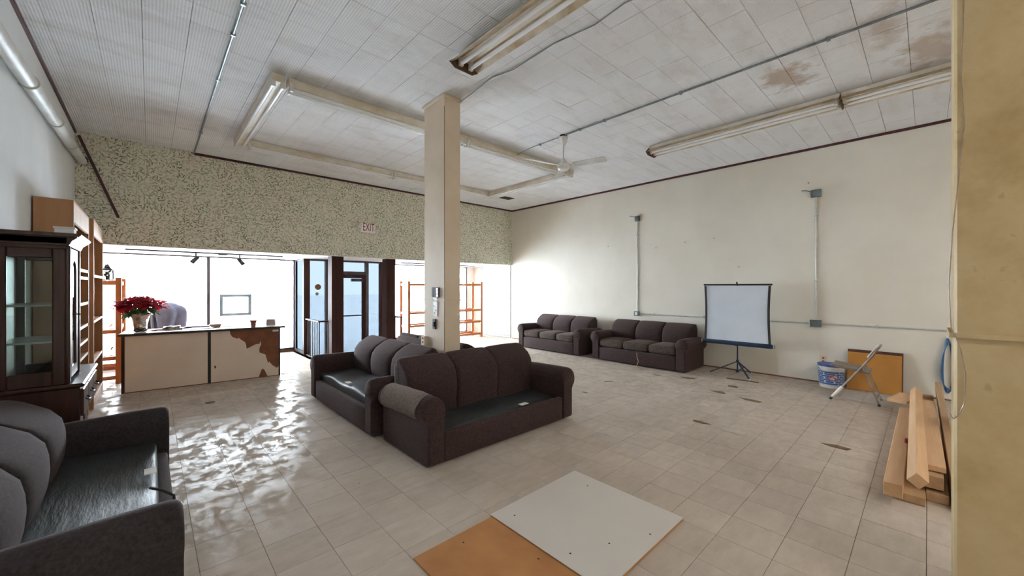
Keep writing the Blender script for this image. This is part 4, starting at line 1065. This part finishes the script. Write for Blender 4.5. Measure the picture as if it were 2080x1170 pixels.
soft_body('jacket', jk, [(.32,0,.76,.13,.20,.10),(.27,0,.94,.135,.175,.11)], 'jacket', pr)
obj('hanging_strap', MB().tube([(.10,.185,1.12),(.115,.195,1.02),(.105,.20,.90),(.085,.205,.78),(.07,.20,.70)], [.010,.016,.018,.016,.010], 8), pm('pale_strap', (.42,.46,.52), (.36,.40,.46), 8, .7), pr, True)
soft_body('hair', [], [(.355,0,.475,.092,.088,.112)], 'hair', pr, .01)
for s_ in (-1,1):
    e_ = obj('eye', MB().rbox((.448,s_*.032,.485),(.012,.022,.012),.005), 'paper', pr, True); obj('pupil', MB().rbox((.455,s_*.032,.485),(.003,.009,.009),.001), 'black', e_)
    obj('shoe', MB().rbox((-.01,s_*.12,.042),(.27,.098,.084),.036), 'black', pr, True)
obj('mouth', MB().rbox((.452,0,.415),(.010,.042,.009),.004), 'hardboard', pr, True)

# ------------------------------------------------------------------ projection screen
SX = 7.20
t = thing('projection_screen', 'portable white projection screen on a blue tripod by the right wall', 'projection screen', (7.25,2.2,0), 0, world=True)
sy0, sy1, sz0, sz1 = 1.70, 2.70, .545, 1.525
nx, nz = 16, 14; vs, fs = [], []
for layer, off in ((0, 0), (1, .003)):
    for i in range(nx+1):
        for k in range(nz+1):
            u, v_ = i/nx, k/nz; y = sy0+.012+(sy1-sy0-.024)*u
            pinch = .018*math.sin(PI*v_); y += pinch*(1 if u < .5 else -1)*(abs(u-.5)*2)**3
            z = sz0+.03+(sz1-sz0-.045)*v_
            x = SX + .010*math.sin(PI*v_)*(abs(u-.5)*2)**4
            if v_ > .8 and u > .85: x += .010*math.sin((u-.85)*40+(v_-.8)*25)
            vs.append((x+off, y, z))
w_ = nz+1; N0 = (nx+1)*w_
for i in range(nx):
    for k in range(nz):
        a, b, c, d_ = i*w_+k, (i+1)*w_+k, (i+1)*w_+k+1, i*w_+k+1
        fs += [(a,b,c,d_), (N0+d_,N0+c,N0+b,N0+a)]
obj('fabric', MB().add(vs, fs), pm('screen_white', (.56,.61,.68), (.53,.58,.65), 3, .55), t, True)
for s_ in (0, 1):
    e_ = MB(); pv = []
    for k in range(nz+1):
        v_ = k/nz; y = (sy0 if s_ == 0 else sy1); pinch = .016*math.sin(PI*v_)*(1 if s_ == 0 else -1)
        pv.append((SX-.012, y+pinch+(.012 if s_ == 0 else -.012), sz0+.03+(sz1-sz0-.045)*v_))
    for a, b in zip(pv, pv[1:]): e_.obox(a, b, .034, .004, (1,0,0))
    obj('black_border', e_, 'black', t)
blue = pm('dark_blue_enamel', (.016,.035,.085), (.010,.022,.055), 6, .35)
obj('top_bar', MB().rbox((SX,(sy0+sy1)/2,sz1+.005),(.02,1.04,.028),.006), 'black', t)
obj('case', MB().rbox((SX,(sy0+sy1)/2,sz0),(.065,1.07,.072),.028), blue, t, True)
for y in (sy0-.045, sy1+.045): obj('case_end', MB().rbox((SX,y,sz0),(.055,.022,.062),.02), 'alu', t, True)
cy = 2.20; cxs = SX+.07
obj('pole', MB().cyl((cxs,cy,.06),(cxs,cy,1.55),.011), blue, t, True)
obj('hook', MB().tube([(cxs,cy,1.55),(cxs-.02,cy,1.575),(cxs-.05,cy,1.575),(cxs-.06,cy,1.535)], .006, 6), 'hw', t, True)
obj('case_bracket', B(SX-.0,cy-.02,.50,cxs+.015,cy+.02,.545), 'black', t)
for (fx, fy) in ((7.114,2.60),(7.56,2.08),(6.985,1.94)):
    lg = obj('leg', MB().obox((cxs,cy,.235),(fx,fy,.014), .026, .012), blue, t)
    obj('foot', MB().rbox((fx,fy,.013),(.03,.03,.025),.01), 'paper', lg, True)
    mx_, my_ = cxs+(fx-cxs)*.5, cy+(fy-cy)*.5
    obj('brace', MB().obox((cxs,cy,.07),(mx_,my_,.125), .016, .006), blue, lg)
obj('hub', MB().cyl((cxs,cy,.05),(cxs,cy,.09),.022), blue, t); obj('upper_hub', MB().cyl((cxs,cy,.215),(cxs,cy,.26),.02), blue, t)
tag(obj('dark_strip', MB().obox((6.90,2.24,.004),(6.925,1.80,.004),.05,.006), 'rusty'), 'narrow dark strip lying on the floor under the projection screen', 'strip')  # thin flat bar of dark colour laid on the floor

# ------------------------------------------------------------------ bucket, board, folding chair
t = thing('paint_bucket', 'white plastic paint bucket with blue label against the right wall', 'bucket', (7.44,.985,0), 0)
prof = [(.0,.002),(.135,.002),(.14,.01),(.155,.30),(.163,.31),(.163,.335),(.158,.345),(.150,.345),(.147,.33),(.133,.02),(.0,.015)]
obj('tub', MB().lathe(prof, n=28), 'paper', t, True)
def lab_mat():
    m, nt, N, L, P = newmat('blue_bucket_label'); v = coords(N, L); P.inputs['Roughness'].default_value = .4
    br = N.new('ShaderNodeTexBrick'); br.inputs['Scale'].default_value = 9; br.inputs['Color1'].default_value = (.025,.075,.27,1); br.inputs['Color2'].default_value = (.04,.12,.36,1); br.inputs['Mortar'].default_value = (.55,.6,.68,1); br.inputs['Mortar Size'].default_value = .03
    mp = N.new('ShaderNodeMapping'); mp.inputs['Rotation'].default_value = (PI/2,0,0); L.new(v, mp.inputs['Vector']); L.new(mp.outputs[0], br.inputs['Vector']); L.new(br.outputs['Color'], P.inputs['Base Color']); return m
obj('label_wrap', MB().lathe([(.1475,.05),(.1585,.255)], n=28), lab_mat(), t, True)
for x in t.children:
    pass
obj('label_panel', MB().prism([(-.045,.13),(.045,.13),(.045,.19),(-.045,.19)], 'Y', -.002, .002).xf(Matrix.Translation((-.154*math.cos(.25),-.154*math.sin(.25),0)) @ Matrix.Rotation(PI/2+.25,4,'Z')), pm('label_print', (.7,.7,.72), (.45,.06,.10), 30, .5, lo=.45, hi=.55), t)
obj('rim_band', MB().lathe([(.157,.318),(.166,.318),(.166,.349),(.149,.349)], n=28), pm('blue_rim', (.03,.08,.34), (.02,.06,.25), 6, .4), t, True)
obj('handle', MB().tube([(.165*math.cos(a),.165*math.sin(a),.30-.10*math.sin((a-2.0)/(PI)*PI)) for a in [2.0+PI*k/14 for k in range(15)]], .004, 6), 'conduit', t, True)
t = thing('leaning_board', 'ochre brown board leaning on the right wall behind the folding chair', 'board', (7.5,.53,0), 0, world=True)
R_ = Matrix.Translation((7.50,0,0)) @ Matrix.Rotation(math.radians(14),4,'Y')
obj('panel', B(-.022,.245,.002,0,.815,.545).xf(R_), 'ochre_board', t)
obj('top_edge', B(-.024,.243,.545,.002,.817,.585).xf(R_), 'dark_edge', t); obj('side_edge', B(-.024,.232,.002,.002,.245,.585).xf(R_), 'dark_edge', t)

t = thing('folding_chair', 'grey metal folding chair facing the paint bucket', 'chair', (6.83,.63,0), 0, world=True)
tan = pm('scuffed_taupe_metal', (.30,.25,.20), (.20,.16,.13), 14, .4, .5)
tan2 = pm('bare_white_metal', (.62,.58,.52), (.45,.40,.34), 14, .4, .3)
for x in (6.63, 7.04):
    dx = .0
    # front leg continues up into the back frame
    obj('back_upright', MB().tube([(x,.885,.012),(x,.62,.40),(x,.475,.63),(x+(.0),.44,.70)], .0125, 8), tan, t, True)
    rl = obj('rear_leg', MB().tube([(x+(.025 if x < 6.8 else -.025),.415,.012),(x+(.025 if x < 6.8 else -.025),.50,.26),(x+(.025 if x < 6.8 else -.025),.575,.455)], .0115, 8), tan, t, True)
    obj('foot', MB().cyl((x,.893,.001),(x,.875,.028),.016), 'black', t)
    obj('foot', MB().cyl((x+(.025 if x < 6.8 else -.025),.413,.001),(x+(.025 if x < 6.8 else -.025),.42,.028),.015), 'black', t)
obj('backrest', MB().rbox((0,0,0),(.40,.16,.022),.01,fn=lambda p:(p.x,p.y,p.z+.025*(p.x/.2)**2)).xf(Matrix.Translation((6.835,.462,.655)) @ Matrix.Rotation(math.radians(-59),4,'X')), tan2, t, True)
obj('top_bend', MB().tube([(6.63,.44,.70),(6.65,.425,.725),(6.70,.418,.737),(6.97,.418,.737),(7.02,.425,.725),(7.04,.44,.70)], .0125, 8), tan, t, True)
obj('seat', MB().rbox((6.835,.70,.432),(.40,.38,.03),.013,fn=lambda p:(p.x,p.y,p.z+.05*(p.y+.0)/.38-.012*max(0,1-(p.x/.2)**2))), tan, t, True)
obj('cross_rung', MB().cyl((6.655,.44,.085),(7.015,.44,.085),.008), tan, t, True); obj('cross_rung', MB().cyl((6.63,.80,.135),(7.04,.80,.135),.008), tan, t, True)
obj('tape_wrap', MB().tube([(6.63,.868,.04),(6.63,.80,.138),(6.63,.765,.19)], [.017,.021,.016], 8), 'paper', t, True)
# plastic sheet under the chair
vs, fs = [], []; rp = random.Random(5); n = 12
for i in range(n+1):
    for k in range(n+1):
        u, v_ = i/n-.5, k/n-.5; r = math.hypot(u, v_)*2
        vs.append((6.98+u*.44+rp.uniform(-.01,.01), .50+v_*.62+rp.uniform(-.01,.01), .004+max(0,(1-r))*(.05+.10*rp.random())))
for i in range(n):
    for k in range(n): fs.append((i*(n+1)+k,(i+1)*(n+1)+k,(i+1)*(n+1)+k+1,i*(n+1)+k+1))
tag(obj('plastic_sheet', MB().add(vs, fs), 'plastic_film', smooth=True), 'crumpled clear plastic sheet on the floor under the folding chair', 'plastic sheet')

# ------------------------------------------------------------------ lumber pile
def beam(label, p0, p1, w, h, roll=0, mat='lumber', nm='lumber_beam'):
    p0, p1 = Vector(p0), Vector(p1); d_ = p1-p0; ln = d_.length
    q = d_.to_track_quat('X', 'Z')
    mb = B(-ln/2,-w/2,-h/2,ln/2,w/2,h/2).xf(Matrix.Rotation(roll,4,'X'))
    o = obj(nm, mb, mat, bevel=.003); o.location = (p0+p1)/2; o.rotation_euler = q.to_euler()
    tag(o, label, 'lumber', 'lumber stacked by the pier'); return o
beam('pale pine beam on the outer left of the lumber pile', (3.72,.165,.105), (6.15,.17,.105), .095, .09)
beam('tan beam on the floor beneath the outer pine beam', (3.85,.09,.030), (6.3,.12,.030), .16, .055, mat='lumber2')
beam('pine beam lying on edge along the top middle of the lumber pile', (3.62,.045,.245), (6.85,.10,.225), .075, .075, math.radians(38))
beam('short pale board lying flat on the right of the lumber pile', (4.08,-.035,.205), (6.38,.0,.205), .105, .04)
beam('tan beam under the short pale board of the lumber pile', (4.0,-.015,.132), (6.9,.02,.132), .12, .09, mat='lumber2')
beam('wide tan plank on the floor below the lumber stack', (3.98,-.045,.035), (6.75,.0,.035), .11, .065, mat='lumber2')
beam('long beam at the right of the lumber pile nearest the pier', (3.95,-.135,.105), (7.15,-.085,.255), .05, .12, mat='lumber2')
beam('rough beam on the floor at the foot of the pier side', (3.9,-.16,.03), (6.2,-.17,.03), .09, .055, mat='lumber2')
beam('short offcut lying crosswise at the far end of the lumber pile', (6.30,.245,.175), (6.72,.155,.185), .17, .035, mat='lumber')
o = beam('short crosspiece lying across the far end of the lumber pile', (6.78,.04,.155), (6.78,-.045,.155), .10, .09, mat='lumber2')
tag(obj('red_strap', MB().rbox((4.72,.10,.185),(.05,.075,.035),.008), pm('red_webbing', (.33,.02,.03), (.25,.015,.02), 20, .6)), 'small red strap end between the beams of the lumber pile', 'strap')
# round board leaning near the pier
tbm = MB().lathe([(.0,-.012),(.30,-.012),(.30,.012),(.0,.012)], n=40).xf(Matrix.Translation((5.3,-.345,.305)) @ Matrix.Rotation(math.radians(80),4,'X'))
tag(obj('round_board', tbm, 'lumber2'), 'round tan board standing on edge behind the pier and lumber', 'board')
# blue cable coil
t = thing('blue_cable', 'coil of blue cable hanging on the right wall behind the pier edge', 'cable', (7.6,-.13,.12), 0, world=True)
for k in range(4):
    pts = []; w2 = .040+.012*k; yc = -.175-.006*k
    for i in range(25):
        a = 2*PI*i/24; pts.append((7.655-.012*k, yc+w2*math.sin(a)*(1-.25*math.cos(a)), .46+(.36-.02*k)*math.cos(a)))
    obj('loop', MB().tube(pts, .0075, 6), pm('blue_pvc', (.05,.14,.30), (.035,.10,.22), 8, .4) if k == 0 else t.children[0].data.materials[0], t, True)
obj('hanger', MB().cyl((7.60,-.175,.83),(7.68,-.175,.84),.008,n=8), 'white_enamel', t)

# ------------------------------------------------------------------ sheets and scraps on the floor
t = thing('white_panel', 'white square panel lying on the floor in the foreground', 'panel', (2.05,1.5,0), 0, world=True)
obj('face', B(1.612,1.066,.020,2.492,1.935,.023), 'white_board', t); obj('core', B(1.614,1.068,.004,2.490,1.933,.020), 'brown_board', t)
for (x, y) in ((1.72,1.82),(2.37,1.72),(1.70,1.35),(2.18,1.13),(1.93,1.25)): obj('screw_hole', MB().cyl((x,y,.023),(x,y,.0235),.006,n=8), 'black', t)
t = thing('brown_panel', 'brown hardboard panel on the floor, partly under the white one', 'panel', (1.35,1.5,0), 0, world=True)
obj('sheet', MB().prism([(1.055,1.05),(1.055,1.922),(1.611,1.922),(1.611,1.05)], 'Z', .001, .014), 'brown_board', t)
for (x, y) in ((1.33,1.84),(1.55,1.45)): obj('screw_hole', MB().cyl((x,y,.014),(x,y,.0145),.006,n=8), 'black', t)
# broken tile flakes
chipm = pm('brown_tile_backing', (.20,.125,.06), (.11,.065,.03), 14, .8); palem = pm('pale_tile_flake', (.50,.45,.37), (.42,.37,.30), 10, .7)
rp = random.Random(21)
flakes = [(1400,768,.20,'below the right arm of the sofa beside the screen'),(1430,782,.17,'left of the dark strip under the screen'),(1462,797,.2,'closest to the camera of the group left of the dark strip'),(1492,786,.14,'right below the dark strip under the screen'),(1512,801,.18,'to the right below the dark strip'),(1530,814,.2,'rightmost below the projection screen'),(1335,762,.12,'in front of the middle of the sofa beside the screen'),(1282,782,.14,'in front of the left end of the sofa beside the screen'),(1235,775,.10,'in front of the gap between the two wall sofas'),(1420,857,.14,'alone in the middle of the open floor'),(1490,875,.22,'long one in the open floor, toward the lumber'),(1700,908,.16,'long one left of the lumber pile'),(1188,797,.09,'just right of the sofa before the column')]
def at_floor(px, py):
    z = F_*1.5/(py-582); a = (px-1040)/F_; return (fwd.x+a*rgt.x)*z, (fwd.y+a*rgt.y)*z
for i, (px_, py_, sz, where) in enumerate(flakes):
    x, y = at_floor(px_, py_); n = 5; poly = []
    for k in range(n):
        a = 2*PI*k/n; r = sz*.95*rp.uniform(.35,1.0); poly.append((r*math.cos(a)*.5, r*math.sin(a)))
    dark = i % 3 != 1
    o = obj('tile_flake', MB().prism(poly, 'Z', .0012, .004), chipm if dark else palem); o.location = (x,y,0); o.rotation_euler = (0,0,rp.uniform(-.5,.5))
    tag(o, ('brown' if dark else 'pale')+' broken tile flake '+where, 'tile flake', 'broken tile flakes')
x, y = at_floor(427, 818)
tag(obj('floor_drain', MB().lathe([(.0,.0012),(.05,.0012),(.055,.004),(.0,.005)], n=18), 'rusty'), 'small round rusty drain cover in the floor before the counter', 'drain').location = (x, y, 0)
# twig and paper scraps near the sofas
def scrap(name, label, cat, pts, r, mat):
    tag(obj(name, MB().tube(pts, r, 6), mat, smooth=True), label, cat)
scrap('dry_twig', 'dry twig hanging from the seat front of the sofa beside the screen', 'twig', [(6.66,3.72,.26),(6.64,3.70,.18),(6.65,3.68,.10),(6.60,3.69,.03),(6.50,3.62,.012),(6.46,3.55,.01)], .007, 'lumber2')
scrap('black_strap', 'thin black strap hanging over the seat front of the near sofa', 'strap', [(.0,2.86,.415),(.045,2.80,.41),(.092,2.76,.38),(.104,2.70,.26),(.106,2.64,.12),(.11,2.60,.03)], .007, 'black')
scrap('torn_webbing', 'tangle of torn dark webbing on the floor by the near sofa', 'webbing', [(.12,2.45,.09),(.14,2.43,.05),(.13,2.40,.012),(.17,2.39,.012),(.20,2.37,.012),(.19,2.34,.014),(.235,2.35,.02),(.25,2.37,.03)], .008, 'rusty')
